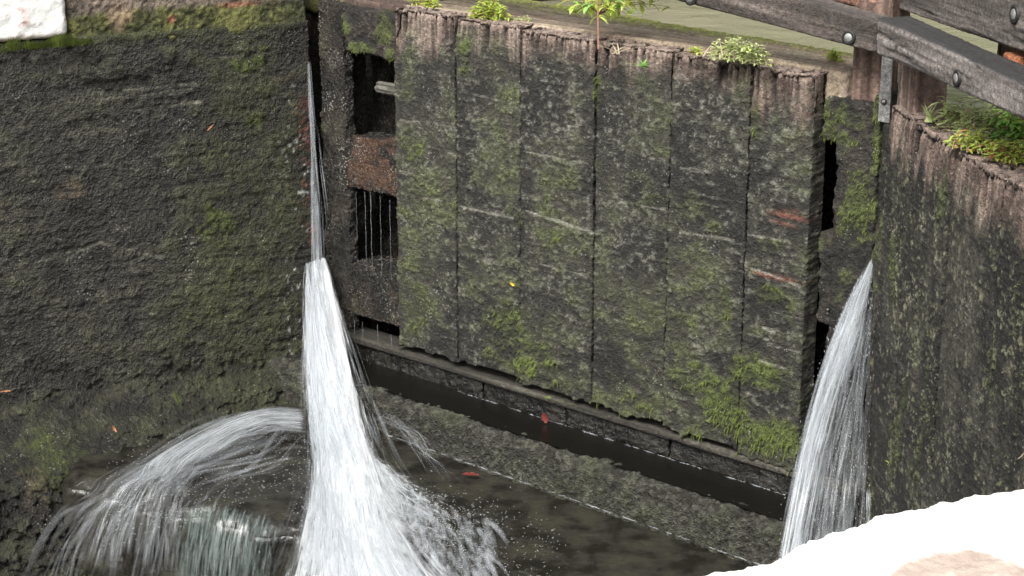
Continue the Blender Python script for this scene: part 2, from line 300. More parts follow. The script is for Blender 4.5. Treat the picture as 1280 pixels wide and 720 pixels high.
def paint_plank(seed, u0, u1, fr=L1, ztop=-.945, brown=.15, second=False):
    def f(P, N):
        u, z = P[:, 0], P[:, 2]; n = len(P); RT = .05 if second else .03
        A = fbm(P, (5, 5, 5), 5, seed, .6); B = fbm(P, (16, 16, 26), 5, seed+1, .65); G = fbm(P, (60, 60, 75), 4, seed+2, .75)
        hs = fbm(P, (7, 20, 150), 3, seed+3)                      # horizontal saw marks
        jag = fbm(P, (26, 26, 3), 3, seed+4)
        bt = sst(-.05, .05, z-(ztop-brown)+jag*.045)               # eroded end-grain band at the head
        c = mix(GREY_D*.8, GREY, sst(-.8, .9, A+.6*B)); c = mix(c, GREY_L*1.35, sst(.1, 1.0, B*.45+G*1.0+.2*hs+.12*A)*.85); c = mix(c, GREY_D*.5, sst(.30, .8, -G+.4*hs)*.75)
        if not second: c = c*1.12
        c = mix(c, GREY_L, sst(.55, 1.2, hs)*.35)
        if not second:
            c = mix(c, GREY_L*1.45, blobs(fr, P, PL1)*sst(-.1, .7, G+.2*B)*.9); c = mix(c, GREY_D*.6, blobs(fr, P, DK1)*sst(-.4, .35, B+G*.4)*.85)
            sc = lines(fr, P, SC1)
            mb = blobs(fr, P, MB1); m = sst(.2, 1.15, mb*.8+B*.42+G*.28)*.9
            m = np.maximum(m, sst(-.1, 1.2, A+B*.7+sst(-1.3, -2.1, z)*.3)*.62)
        else:
            sc = np.zeros(n); vs = fbm(P, (17, 17, 8), 5, seed+9, .75); c = mix(c*1.1, GREY_D*.35, sst(-.1, .22, B*.7+.7*fbm(P,(6,6,3.2),3,seed+8)+G*.5)*.95)
            c = mix(c, C(.27, .26, .165), sst(.15, .8, vs*.5+G*.8)*.75)
            m = sst(.4, 1.1, fbm(P, (9, 9, 2.5), 4, seed+12)+G*.35+blobs(fr, P, [(1180,240,10,30,.8),(1120,330,18,60,.7),(1150,400,20,60,.5),(1230,340,20,40,.4),(1120,560,16,60,.9),(1145,590,16,40,.6),(1200,420,20,40,.4)]))*.75
        c = mix(c, mix(MOSS_D, MOSS, sst(-.6, .7, B+G)), m); c = mix(c, MOSS_L, sst(.6, 1.2, m*.8+G*.4+A*.2)*m*.5)
        # head of the plank
        gr = ridge(P, (30, 30, .9), 2, seed+6); gr2 = ridge(P, (75, 75, 1.3), 2, seed+7)
        ln_ = fbm(P*np.array([1, 0, 0]), (26, 1, 1), 3, seed+30); gm = sst(-.02, .03, z-(ztop-brown*(.75+.75*ln_))); cr = sst(.76, .92, gr)*gm
        bc = mix(BRN_D*1.6, BRN, sst(-.7, .5, B+jag*.4)); vg = fbm(P, (120, 120, 6), 3, seed+17); bc = mix(bc, BRN_L, sst(-.1, .9, vg*.7+G*.3+A*.4)*.75); bc = mix(bc, BRN_D, sst(.1, .8, -vg-.4*B)*.6)
        bc = mix(bc, C(.16, .17, .12), sst(.1, .7, -G+.5*A)*.45*sst(ztop, ztop-brown, z))
        c = mix(c, bc, bt*(1-.5*m)); m = m*(1-bt*.85); c = mix(c, BRN_L*1.15, sst(ztop-.035, ztop-.002, z)*.55*bt); c = mix(c, BRN_D*.28, cr*.95); c = mix(c, BRN_D*.6, sst(.86, .98, gr2)*bt*.7)
        if not second: c = mix(c, C(.17, .060, .038), blobs(fr, P, RD1)*.8*sst(-.5, .4, hs+G*.5))
        c = mix(c, GREY_L*2.0, sc*.75)
        top = N[:, 2] > .4
        q1 = 1-.6*bt; d = (.0022*A+.0012*B+.0022*G+.0012*hs)*q1 + m*.0045*(1+G) - sc*.003
        d = d-cr*.019*np.where(N[:, 2] > .4, .7, 1)-gm*bt*sst(.80, .98, gr2)*.008-.004*bt+bt*.005*fbm(P*np.array([1, 1, .15]), (14, 14, 14), 2, seed+31)
        ed = np.minimum(u-u0, u1-u); d = d-sst(.006, .0, ed+.004*fbm(P, (10, 10, 9), 3, seed+15))*.0018
        tt = np.clip((z-(ztop-RT))/RT, 0, 1); d = d-np.where(N[:, 1] > .5, (1-np.sqrt(1-tt*tt*.96))*RT*.8, 0)
        d = np.where(N[:, 1] < -.5, 0, d)
        d = d+np.where(N[:, 2] < -.5, .02*fbm(P, (18, 5, 5), 3, seed+21), 0)
        fm = (N[:, 1] > .5) & (m > .5)
        if not second and fm.any():
            ix = np.nonzero(fm)[0]; MOSSPTS.append((fr, P[ix]+N[ix]*d[ix, None], m[ix]))
        return d, c, m
    return f
def paint_wood(seed, axis=0, a=BRN_D, b=BRN, cl=BRN_L, disp=.004, cracks=.8, moss=0., topmoss=0., crackd=.01, dark_top=0., gs=1.):
    """sawn, weathered timber with grain along the given local axis"""
    def f(P, N):
        sc = np.array([70., 70., 70.])*gs; sc[axis] = 2.2; lo = np.array([12., 12., 12.]); lo[axis] = 1.6
        g = fbm(P, sc, 4, seed, .65); k = fbm(P, lo, 4, seed+1, .6); G = fbm(P, 80, 3, seed+2); rs = np.array([30., 30., 30.])*gs; rs[axis] = .9
        r = ridge(P, rs, 3, seed+3)
        c = mix(a, b, sst(-.8, .6, g*.7+k*.6)); c = mix(c, cl, sst(.0, 1.1, g*.5+k*.4+G*.3)*.9); cr = sst(cracks+.07, 1., r)*sst(-.5, .3, k)
        c = mix(c, a*.3, cr*.9)
        if dark_top: c = mix(c, C(.022, .021, .021), sst(.3, .9, N[:, 2])*dark_top*sst(-1.6, -.3, k+g*.5))
        m = sst(.35, .9, fbm(P, 9, 4, seed+5)*.8+G*.3+moss+topmoss*sst(.3, .9, N[:, 2]))*(1 if (moss or topmoss) else 0)
        c = mix(c, mix(MOSS, MOSS_L, sst(-.3, .7, G+g)), m*.9)
        d = disp*(g*.45+k*.45)-cr*crackd*.6+.0008*G+m*.004*(1+G)
        return d, c, m
    return f
def paint_wet(seed, brown=0., moss=.2, amp=.008, bl=None, fr=L1):
    def f(P, N):
        A = fbm(P, 7, 4, seed); B = fbm(P, 24, 4, seed+1, .65); G = fbm(P, 75, 3, seed+2, .7)
        c = mix(GREY_D, GREY*.8, sst(-.5, .9, A+B)); c = mix(c, C(.085, .045, .028), brown*sst(-.6, .5, B+A)); c = mix(c, GREY_L, sst(.5, 1.2, G+B*.4)*.6)
        m = sst(.4, 1., A*.6+B*.5+moss+(blobs(fr, P, bl) if bl else 0)); c = mix(c, mix(MOSS_D, MOSS*1.25, sst(-.4, 1.1, G+B+(.2 if bl else 0))), m*.85)
        if bl and fr is L1:
            dd = amp*(A+.6*B)+.004*G; ix = np.nonzero((N[:, 1] > .5) & (m > .4))[0]; MOSSPTS.append((fr, P[ix]+N[ix]*dd[ix, None], np.minimum(1, m[ix]+.2)))
        return amp*(A+.6*B)+.004*G+.002*m, c, m
    return f

# ================================================================== LARGE STRUCTURE
def flat(name, pts, z, mat, kind='structure'):
    V = np.array([[p[0], p[1], z+ZC] for p in pts]); o = mesh_obj(name, V, np.array([list(range(len(pts)))]), mat, smooth=False); tag(o, kind=kind); return o
def strip(fr, u0, u1, o0, o1): return [fr.P(u, o, 0) for u, o in ((u0, o0), (u1, o0), (u1, o1), (u0, o1))]

# far chamber wall --------------------------------------------------
WMB = [(312,80,26,12,1.),(320,62,22,10,.8),(330,120,22,20,.5),(322,150,20,12,.9),(275,200,20,30,.5),(270,285,34,40,.8),(300,250,26,20,.5),(230,400,18,26,.6),(215,490,6,14,1.),(100,585,26,8,1.3),(75,600,16,8,1.),
 (48,655,34,14,1.3),(90,640,30,14,.9),(35,545,50,30,.9),(60,500,30,14,.5),(290,350,20,30,.6),(350,60,14,20,.5),(95,225,26,20,.3),(140,545,14,8,.8),(20,690,40,20,.9),(240,520,30,16,.6),(200,640,30,20,.3)]
WTN = [(88,238,22,14,1.),(2,262,10,12,.9),(10,560,18,26,1.),(70,625,20,8,.6),(355,95,16,9,.6)]
WSC = [(90,318,125,303,.006,1.),(125,303,215,325,.006,.7),(140,141,255,127,.004,1.),(120,116,245,104,.003,.9),(85,128,240,113,.0025,.5),(0,175,150,160,.002,.35),(60,212,330,186,.002,.35),(0,250,120,238,.002,.3),(230,235,370,223,.002,.3),(20,330,90,322,.003,.4),(205,300,330,292,.002,.3),(0,400,200,384,.002,.25),(255,75,300,68,.003,.9),(90,170,175,162,.003,.5),(98,70,125,92,.006,.7),(210,345,275,340,.004,.5),(150,156,180,150,.004,.4)]
def wall_bulge(u, z):
    t = sst(-2.24, -2.47, z)
    want = np.interp(-u, [0, .14, .41, .72, .94, 1.16, 1.6, 4], [.07, .11, .15, .28, .34, .42, .5, .5])
    return want*t*t+np.clip(-2.47-z, 0, 1)*.55*sst(.2, .9, -u)
def paint_wall(P, N):
    u, z = P[:, 0], P[:, 2]; P0 = P; P = P.copy(); P[:, 1] += wall_bulge(u, z)*1.4
    A = fbm(P, 3, 5, 201, .6); B = fbm(P, (13, 13, 17), 5, 202, .65); G = fbm(P, (48, 48, 60), 4, 203, .8); H = fbm(P, (6, 6, 60), 3, 204)
    c = mix(GREY_D*.8, GREY*.9, sst(-.9, .9, A*.8+B*.8)); c = mix(c, GREY_L*.95, sst(.1, 1.1, G*1.0+B*.4)*.75); c = mix(c, GREY_D*.4, sst(.3, .9, -G*.8-B*.3)*.7)
    sc = lines(WL, P, WSC); mb = blobs(WL, P, WMB)
    m = sst(.25, .95, mb*.95+B*.32+G*.18); m = np.maximum(m, sst(-.1, 1.1, A*.6+B*.5+sst(-.75, -.30, u)*.75+sst(-2.1, -2.5, z)*.5-.15)*.62)
    top = sst(-1.075, -1.03, z+.01*B)
    m = np.maximum(m, top*.75)
    c = mix(c, mix(MOSS_D, MOSS, sst(-.6, .7, B+G)), m*.88); c = mix(c, MOSS_L*.8, sst(.75, 1.2, mb+G*.4)*.5)
    c = mix(c, C(.17, .125, .08), blobs(WL, P, WTN)*.6*sst(-.7, .3, G+B))
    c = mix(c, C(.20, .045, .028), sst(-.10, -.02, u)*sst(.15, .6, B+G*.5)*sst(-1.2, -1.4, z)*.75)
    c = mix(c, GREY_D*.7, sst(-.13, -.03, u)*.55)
    c = mix(c, GREY_L*1.9, sc*.8)*C(.88, .86, .80)
    hole = blobs(WL, P, [(150,105,50,14,1.),(120,75,16,14,.8),(210,90,50,12,.7),(140,150,60,10,.6),(225,500,50,14,.6),(140,600,50,22,.6)])
    d = .009*A+.0026*B+.0034*G+.0022*H-sc*.004+m*.004-hole*.013*sst(-.3, .5, B+H*.5)
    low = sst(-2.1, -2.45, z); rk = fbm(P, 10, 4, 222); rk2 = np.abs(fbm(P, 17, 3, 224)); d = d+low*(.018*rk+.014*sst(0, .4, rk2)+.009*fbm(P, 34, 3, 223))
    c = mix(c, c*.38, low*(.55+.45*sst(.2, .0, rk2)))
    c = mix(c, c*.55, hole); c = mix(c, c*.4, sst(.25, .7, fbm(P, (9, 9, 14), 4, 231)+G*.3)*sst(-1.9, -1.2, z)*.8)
    fk = sst(.62, .80, fbm(P, (70, 70, 55), 2, 232))*sst(-.22, -.06, u)*sst(-1.15, -1.4, z); c = mix(c, C(.34, .34, .31), fk*.9)  # pale flecks by the gate corner: wet glints painted into the wall colour
    rp = sst(.30, .5, fbm(P, (16, 16, 11), 3, 233))*sst(-.065, -.03, u)*sst(-1.25, -1.45, z)*sst(-2.2, -2.0, z); c = mix(c, C(.24, .055, .028), rp*.8*sst(-.4, .4, G))
    d = np.where(N[:, 1] > .3, d+wall_bulge(u, z), d*.3)
    return d, c, m
zf = np.concatenate([np.linspace(-3.6, -2.95, 12)[:-1], np.linspace(-2.95, -1.045, 330), [-1.035, -1.03]])
uf = np.concatenate([np.linspace(-14, -1.45, 60)[:-1], np.linspace(-1.45, -.02, 270), [-.01, 0.]])
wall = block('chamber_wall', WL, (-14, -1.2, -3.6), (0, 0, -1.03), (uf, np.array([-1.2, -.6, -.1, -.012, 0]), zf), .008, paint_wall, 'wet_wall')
tag(wall, 'dark wet mossy chamber wall on the left under the white coping', 'wall')
# upstream continuation of the far wall, set back behind the gate heel
o = block('pound_wall', WL, (0.05, -1.2, -3.6), (14, -.14, -1.03), (.25, .4, .12), .03, paint_wall, 'wet_wall')
tag(o, 'stone bank wall of the upper water behind the gate heel', 'wall')

def paint_quoin(P, N):
    A = fbm(P, 8, 4, 301); B = fbm(P, 30, 4, 302, .7); G = fbm(P, 90, 3, 303); z = P[:, 2]
    c = mix(C(.075, .058, .042), C(.20, .155, .12), sst(-.6, .8, B+A)); c = mix(c, C(.10, .10, .085), sst(.2, .9, G-A*.4)*.6)
    m = sst(.2, .8, sst(-.91, -.99, z)*1.1+.3*B+.2*A-.15); c = mix(c, mix(MOSS_D, C(.13, .135, .035), sst(-.5, .8, G+A)), m*.9)
    c = mix(c, C(.36, .13, .08), blobs(WL, P, [(215,24,5,7,1.),(300,5,26,4,.5)])); c = mix(c, C(.34, .24, .16), blobs(WL, P, [(150,20,14,22,.9)])*.7)
    return .006*A+.005*B+.004*G, c, m
o = block('quoin_stone', WL, (-.872, -.55, -1.07), (-.004, -.003, -.86), (.006, .03, .006), .02, paint_quoin, 'rough_stone')
tag(o, 'rough brown gravelly quoin stone with moss between white coping and gate', 'stone')
def paint_white(P, N):
    A = fbm(P, 7, 4, 311); B = fbm(P, 40, 4, 312, .7); G = fbm(P, 110, 2, 313); z = P[:, 2]
    c = mix(C(.80, .79, .76), C(.84, .83, .80), sst(-.5, .5, A)); c = mix(c, C(.55, .30, .26), sst(.55, .95, B+A*.4)*.6); c = mix(c, C(.16, .13, .12), sst(.95, 1.25, G+B*.5)*.9)
    c = mix(c, C(.50, .38, .24), sst(-1.0, -1.02, z+.006*B)*.7)
    e = sst(-.885, -.872, P[:, 0]+.004*B); c = mix(c, C(.32, .26, .21), e*.8)
    return .004*A+.0025*B, c, np.zeros(len(P))
o = block('coping_stone', WL, (-1.9, -.5, -1.024), (-.878, .016, -.86), (.008, .05, .008), .02, paint_white, 'white_paint')
tag(o, 'white painted coping stone on the far wall, chipped with red flecks', 'coping')
o = block('coping_stone', WL, (-14, -.5, -1.024), (-1.91, .016, -.86), (.06, .1, .03), .02, paint_white, 'white_paint')
tag(o, 'long white painted coping run continuing along the far bank', 'coping')
o = block('coping_stone', WL, (.06, -.6, -1.024), (14, -.10, -.86), (.1, .1, .03), .02, paint_quoin, 'rough_stone')
tag(o, 'unpainted stone coping of the upper pound beyond the gate', 'coping')
tag(flat('ground', strip(WL, -60, 60, -.45, -80), -.868, 'grass'), kind='structure')

def wood():
    rr = np.random.default_rng(77); Vs = []; Ts = []; k = 0
    for a_ in np.linspace(-75, 95, 70):
        dist = 22+rr.uniform(-3, 6); cx, cy = dist*math.sin(math.radians(a_)), 6+dist*math.cos(math.radians(a_)); h = rr.uniform(5, 9); R = rr.uniform(1.6, 2.8)
        n = 420; th = rr.uniform(0, 2*math.pi, n); ph = rr.uniform(0, 1, n); rad = R*np.sqrt(1-(ph*2-1)**2*.8)*rr.uniform(.6, 1.1, n)
        c_ = np.stack([cx+rad*np.cos(th), cy+rad*np.sin(th), ZC-1+ph*h], -1); d1_ = rr.normal(0, .28, (n, 3)); d2_ = rr.normal(0, .28, (n, 3))
        Vs.append(np.stack([c_, c_+d1_, c_+d1_+d2_, c_+d2_], 1).reshape(-1, 3)); Ts.append(k+np.arange(n)[:, None]*4+np.array([0, 1, 2, 3])); k += 4*n
    tag(mesh_obj('far_trees', np.concatenate(Vs), np.concatenate(Ts), 'grass'), 'belt of green trees round the upper water, seen only mirrored in it', 'trees', kind='stuff')
wood()
# near wall, coping and bank ---------------------------------------
def near_edge(u): return .026+.022*np.sin(u*5.1+.6)+.012*np.sin(u*13+1)+.006*np.sin(u*41)
def paint_near(P, N):
    u, o_, z = P.T; A = fbm(P, 7, 4, 321); B = fbm(P, 40, 4, 322, .7); G = fbm(P, 120, 2, 323)
    white = mix(C(.80, .79, .77), C(.84, .83, .81), sst(-.5, .5, A)); brick = mix(C(.34, .27, .225), C(.42, .34, .29), sst(-.6, .6, A+B))
    lim = -.112-.15*sst(.06, .13, u)-.012*fbm(P, (20, 20, 9), 3, 325)
    c = mix(brick, white, sst(-.008, .008, o_-lim)); c = mix(c, C(.60, .52, .45), sst(.6, 1.0, B+.4*A)*.6); c = mix(c, C(.22, .19, .16), sst(.95, 1.2, G*.8+B*.5)*.8); c = mix(c, C(.48, .42, .34), sst(-.03, .0, o_-near_edge(u)+.012*B)*.6)
    return .004*A+.0032*B+.0014*G-.004*sst(.7, 1., B), c, np.zeros(len(P))
def warp_near(P):
    P = P.copy(); k = sst(-.15, 0, P[:, 1]); P[:, 1] += k*(near_edge(P[:, 0])+.006*fbm(P, 45, 3, 330)); return P
uu = np.concatenate([np.linspace(-12, -.8, 60)[:-1], np.linspace(-.8, 1.9, 420), np.linspace(1.9, 12, 50)[1:]])
oo = np.concatenate([np.linspace(-.62, -.04, 110), np.linspace(-.036, 0, 9)])
o = block('coping_edge', NW, (0, 0, -1.24), (0, 0, -1.06), (uu, oo, sp(-1.24, -1.06, .02, .03)), .03, paint_near, 'white_paint', warp=warp_near)
tag(o, 'broad white painted coping along the near edge with bare patch worn through', 'coping')
o = block('near_wall', NW, (-12, -1.6, -3.6), (12, -.05, -1.243), (.12, .5, .12), .02, paint_wet(340, .2, .1, .012, None, NW), 'wet_wall')
tag(o, 'dark stone chamber wall under the near white coping', 'wall')
tag(flat('ground', strip(NW, -60, 60, -.61, -80), -1.075, 'gravel'), kind='structure')

# water levels and lock floor ----------------------------------------
pw = flat('water', [L1.P(3.2, -.20, 0), L1.P(.0, -.20, 0), L2.P(.0, -.20, 0), L2.P(3.2, -.20, 0), NW.P(60, 1.5, 0), WL.P(60, -.3, 0)], -1.045, 'pound_water')
tag(flat('water', strip(WL, -60, 6, .6, 6.), -3.02, 'chamber_water'))
# apron of the lock: shelf with broken lip towards the left
def apron():
    lip = [floorpt(x, y, -2.43) for x, y in ((128,612),(165,622),(215,632),(270,645),(320,652),(375,662),(430,672),(480,700),(500,735),(560,790),(700,900))]
    us = np.linspace(-.12, 2.75, 330); os_ = []
    lu = np.array([[np.dot(p-L1.O, L1.du), np.dot(p-L1.O, L1.n)] for p in lip]); lu = lu[np.argsort(lu[:, 0])]
    lim = np.interp(us, lu[:, 0], lu[:, 1]); lim = lim+.02*np.sin(us*17)+.012*np.sin(us*41+1)
    T = np.concatenate([np.linspace(0, .93, 150), np.linspace(.94, 1.0, 14)]); nd = 26
    U, TT = np.meshgrid(us, T, indexing='ij'); O = .02+(lim[:, None]-.02)*TT
    n = fbm(np.stack([U.ravel(), O.ravel(), 0*U.ravel()], -1), 6, 4, 401).reshape(U.shape)
    n2 = fbm(np.stack([U.ravel(), O.ravel(), 0*U.ravel()], -1), 22, 3, 402).reshape(U.shape)
    Z = -2.435+.010*n*sst(.3, .7, O)+.004*n2*sst(.3, .7, O)
    edge = (1-sst(.0, .09, lim[:, None]-O)); Z = Z-.03*edge**2
    Dd = np.linspace(0, 1, nd)[1:]; U2 = np.repeat(us[:, None], nd-1, 1); O2 = lim[:, None]+.03*np.sin(Dd[None]*1.5)+.03*Dd[None]
    q = np.stack([U2.ravel(), O2.ravel(), np.repeat(Dd[None], len(us), 0).ravel()], -1)
    O2 = O2+(.03*fbm(q, 8, 4, 403)+.012*fbm(q, 30, 3, 404)).reshape(U2.shape)*sst(0, .3, Dd)[None]
    Z2 = Z[:, -1:]-Dd[None]*.62
    UA = np.concatenate([U, U2], 1); OA = np.concatenate([O, O2], 1); ZA = np.concatenate([Z, Z2], 1)
    P = np.stack([UA.ravel(), OA.ravel(), ZA.ravel()], -1); nu, nv = UA.shape
    g = np.arange(nu*nv).reshape(nu, nv); qd = np.stack([g[:-1, :-1], g[1:, :-1], g[1:, 1:], g[:-1, 1:]], -1).reshape(-1, 4)
    return tag(mesh_obj('lock_floor', L1.W(P), qd, 'apron_water'), kind='structure')
apron()

# cill (mossy stone step below the gate) -----------------------------
def paint_cill(P, N):
    A = fbm(P, 8, 4, 411); B = fbm(P, 26, 4, 412, .65); G = fbm(P, 70, 3, 413, .75); o_ = P[:, 1]
    m = sst(-.2, .8, A*.6+B*.4+.15); c = mix(GREY*.6, GREY_L*.8, sst(-.5, 1., G+B*.5)); c = mix(c, mix(MOSS_D*.7, C(.075, .082, .038), sst(-.6, .8, G+B)), m*.6)
    wet = sst(.175, .14, o_+.012*B)*sst(.3, .7, N[:, 2]); c = mix(c, mix(C(.006, .0055, .005), C(.030, .026, .019), sst(-.3, .9, A+.7*B+.5*G)), wet)
    fl = (N[:, 2] > .5); d = .005*A+.006*B+.006*G; d = np.where(o_ < .14, d*.2, d)
    return d, c, m*(1-wet)
o = block('cill_stone', L1, (-.3, -.5, -2.52), (2.62, .205, -2.283), (.007, np.concatenate([np.linspace(-.5, -.02, 6), np.linspace(0, .15, 24), np.linspace(.155, .205, 14)]), .007), .035, paint_cill, 'mossy_stone')
tag(o, 'long mossy grey stone step below the planked gate', 'stone step')

# film of standing water on the step, right up to the boards
tag(flat('water', [L1.P(u, o, 0) for u, o in ((-.25, -.009), (2.3, -.009), (2.3, .168), (-.25, .168))], -2.2795, 'film_water'))
# ================================================================== GATE LEAF 1
g1 = empty('lock_gate', L1.P(L/2, 0, -2.28), 'weathered plank lock gate in the middle, brown worn head and green moss', 'lock gate', 'pair of lock gates')
edges = [1.926, 1.630, 1.337, 1.019, .722, .429, .205]; gaps = [.002, .0026, .0006, .0020, .0012, .0022, .002]
bots = [-2.165, -2.16, -2.170, -2.165, -2.175, -2.19]; tops = [-.940, -.944, -.953, -.955, -.959, -.966]
for i in range(6):
    hi_, lo_ = edges[i]-gaps[i], edges[i+1]+gaps[i+1]
    block('plank', L1, (lo_, -.07, bots[i]), (hi_, .0+.002*((i*7) % 3-1), tops[i]), (.0042, .02, .0042), .004, paint_plank(500+i*40, lo_, hi_, ztop=tops[i], brown=(.105, .085, .07, .085, .075, .105)[i]), 'old_timber', g1)
# frame behind
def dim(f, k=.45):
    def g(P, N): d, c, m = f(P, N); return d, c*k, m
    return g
W = paint_wet
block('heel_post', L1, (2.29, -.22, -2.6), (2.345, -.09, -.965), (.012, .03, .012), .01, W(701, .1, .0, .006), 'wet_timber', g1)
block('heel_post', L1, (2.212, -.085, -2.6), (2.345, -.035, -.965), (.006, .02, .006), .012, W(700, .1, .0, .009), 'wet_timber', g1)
TM = [(410,35,22,12,1.2),(470,40,16,22,1.3),(440,62,30,9,1.1),(480,70,10,10,1.)]
block('rail', L1, (1.88, -.22, -1.135), (2.225, -.045, -.975), (.006, .03, .006), .012, W(710, .2, .1, .007, TM), 'old_timber', g1)
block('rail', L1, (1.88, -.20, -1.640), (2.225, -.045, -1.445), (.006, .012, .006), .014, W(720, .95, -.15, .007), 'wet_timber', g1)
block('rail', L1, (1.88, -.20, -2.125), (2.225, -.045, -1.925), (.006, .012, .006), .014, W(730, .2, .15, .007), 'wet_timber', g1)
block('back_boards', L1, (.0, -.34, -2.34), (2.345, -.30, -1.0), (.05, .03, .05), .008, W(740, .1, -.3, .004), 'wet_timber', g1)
block('cross_bar', L1, (1.85, -.16, -1.288), (2.15, -.115, -1.245), (.01, .006, .006), .02, paint_wood(750, 0, GREY, GREY_L, GREY_L*1.8, .003), 'rough_stone', g1)
block('bottom_rail', L1, (.02, -.12, -2.218), (2.33, .004, -2.194), (.008, .008, .005), .010, paint_wood(760, 0, GREY_D*1.5, GREY*1.3, GREY_L*1.1, .002, .86, -.2, 0, .004), 'beam_timber', g1)
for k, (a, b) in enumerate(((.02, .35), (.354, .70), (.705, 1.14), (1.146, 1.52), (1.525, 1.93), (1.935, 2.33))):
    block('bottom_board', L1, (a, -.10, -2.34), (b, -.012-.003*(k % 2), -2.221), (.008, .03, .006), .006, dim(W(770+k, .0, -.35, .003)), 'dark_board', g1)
# head rail with moss along its back edge
def paint_head(P, N):
    d, c, m = paint_wood(780, 0, C(.16, .12, .085), C(.40, .32, .23), C(.58, .49, .37), .004, .82, 0, 0, .008)(P, N)
    o_ = P[:, 1]; G = fbm(P, 60, 4, 781, .7); A = fbm(P, (4, 9, 9), 4, 782)
    m = sst(.3, .9, sst(-.14, -.30, o_+.03*A)*.9+.35*G+.3*A); c = mix(c, mix(C(.20, .23, .06), C(.42, .46, .10), sst(-.5, .7, G)), m*.9)
    c = mix(c, C(.36, .22, .17), sst(.35, .75, fbm(P, (5, 12, 12), 3, 783))*.5*(1-m))
    return d+m*.006*(1+G), c, m
def warp_head(P):
    P = P.copy(); k = sst(-.12, -.3, P[:, 1]); P[:, 1] += -k*.14*sst(.5, 1.7, P[:, 0]); P[:, 2] += -.012*sst(.6, .1, P[:, 0]); return P
block('head_rail', L1, (.140, -.30, -1.12), (1.93, -.066, -.944), (.007, .007, .012), .02, paint_head, 'dry_timber', g1, warp_head)
block('head_rail', L1, (1.935, -.36, -1.09), (2.34, -.10, -.935), (.006, .006, .012), .02, paint_wood(790, 0, BRN_D, BRN, BRN_L, .006, .75, 0, .1, .015), 'dry_timber', g1)
# mitre post, infill, stub
PM = [(1050,150,30,10,.5),(1045,175,20,10,.5),(1066,262,22,40,.75),(1062,290,22,18,.7),(1092,170,7,42,1.2),(1045,140,10,12,.8),(1050,360,14,40,.4),(1092,120,5,30,1.2)]
block('mitre_post', L1, (.030, -.22, -2.3), (.150, -.030, -1.03), (.0045, .03, .0045), .012, W(800, .05, .15, .008, PM), 'old_timber', g1)
block('infill_board', L1, (.152, -.2, -1.16), (.199, -.04, -1.035), (.005, .03, .005), .01, W(810, .05, .3, .006, PM), 'old_timber', g1)
block('infill_board', L1, (.154, -.2, -1.72), (.197, -.05, -1.44), (.005, .03, .005), .01, W(820, .05, .1, .007), 'old_timber', g1)
block('infill_board', L1, (.154, -.2, -2.3), (.197, -.06, -1.90), (.005, .03, .005), .01, W(830, .05, .1, .007), 'old_timber', g1)
block('mitre_post', L1, (.004, -.16, -1.9), (.026, -.018, -1.00), (.0045, .03, .0045), .006, W(840, .05, .25, .003, PM), 'old_timber', g1)
block('post_stub', L1, (.010, -.17, -1.045), (.128, -.058, -.72), (.004, .01, .004), .010, paint_wood(850, 2, C(.07, .042, .032), C(.20, .13, .10), C(.33, .25, .21), .003, .85), 'dry_timber', g1)
# beam bolted across the posts, rising to the far bank
def bolt(parent, fr, x, y, o, pale=True, tilt=1., r=.020):
    u, z = fr.at(x, y, o); V = []; Q = []
    def lathe(prof, mat, name, par):
        n = 28; V = []; Qs = []
        for (rr, oo) in prof:
            for k in range(n):
                t = 2*math.pi*k/n; V.append([u+rr*math.cos(t), o+oo, z+rr*math.sin(t)])
        for a in range(len(prof)-1):
            for k in range(n): Qs.append([a*n+k, a*n+(k+1) % n, (a+1)*n+(k+1) % n, (a+1)*n+k])
        return mesh_obj(name, fr.W(np.array(V)), np.array(Qs), mat, par)
    b = lathe([(.0001, .005), (r*.55, .005), (r*.62, .003), (r*.62, 0)], 'bolt_pale' if pale else 'iron', 'bolt', parent)
    lathe([(r*.62, .001), (r*.66, .003), (r*1.05, .003), (r*1.05, -.004)], 'bolt_dark', 'washer', b)
    return b
def beam(name, fr, top0, top1, bot0, bot1, o, depth, mat, paint, parent, step=.006, ext=(0, 0), rad=.012):
    """timber whose front face corners were measured on plane o"""
    a0, a1, b0, b1 = (np.array(fr.at(*p, o)) for p in (top0, top1, bot0, bot1))
    ua, ub = (a0[0]+b0[0])/2, (a1[0]+b1[0])/2
    zt = np.polyfit([a0[0], a1[0]], [a0[1], a1[1]], 1); zb = np.polyfit([b0[0], b1[0]], [b0[1], b1[1]], 1)
    lo_, hi_ = min(ua, ub)-ext[0], max(ua, ub)+ext[1]; h = np.polyval(zt, ub)-np.polyval(zb, ub)
    def warp(P):
        P = P.copy(); f = P[:, 2]; zz = np.polyval(zb, P[:, 0])+f/h*(np.polyval(zt, P[:, 0])-np.polyval(zb, P[:, 0])); P[:, 2] = zz; return P
    return block(name, fr, (lo_, o-depth, 0), (hi_, o, h), (step, .008, .004), rad, paint, mat, parent, warp)
GB = (C(.045, .036, .031), C(.135, .110, .096), C(.30, .255, .225))
b1 = beam('balance_beam', L1, (1006, 0), (1096, 25), (840, 0), (1096, 67), .045, .085, 'beam_timber', paint_wood(860, 0, *GB, .0035, .86, 0, 0, .006, .5), g1, ext=(0, 1.9))
bolt(b1, L1, 1061, 47, .048); bolt(b1, L1, 863, -2, .048, False)
b1b = beam('balance_beam', L1, (1030, -22), (1098, -6), (1030, 1), (1097, 15), -.06, .09, 'beam_timber', paint_wood(866, 0, C(.10, .045, .03), C(.24, .12, .075), C(.36, .22, .16), .004, .86), g1, ext=(.03, 2.1))

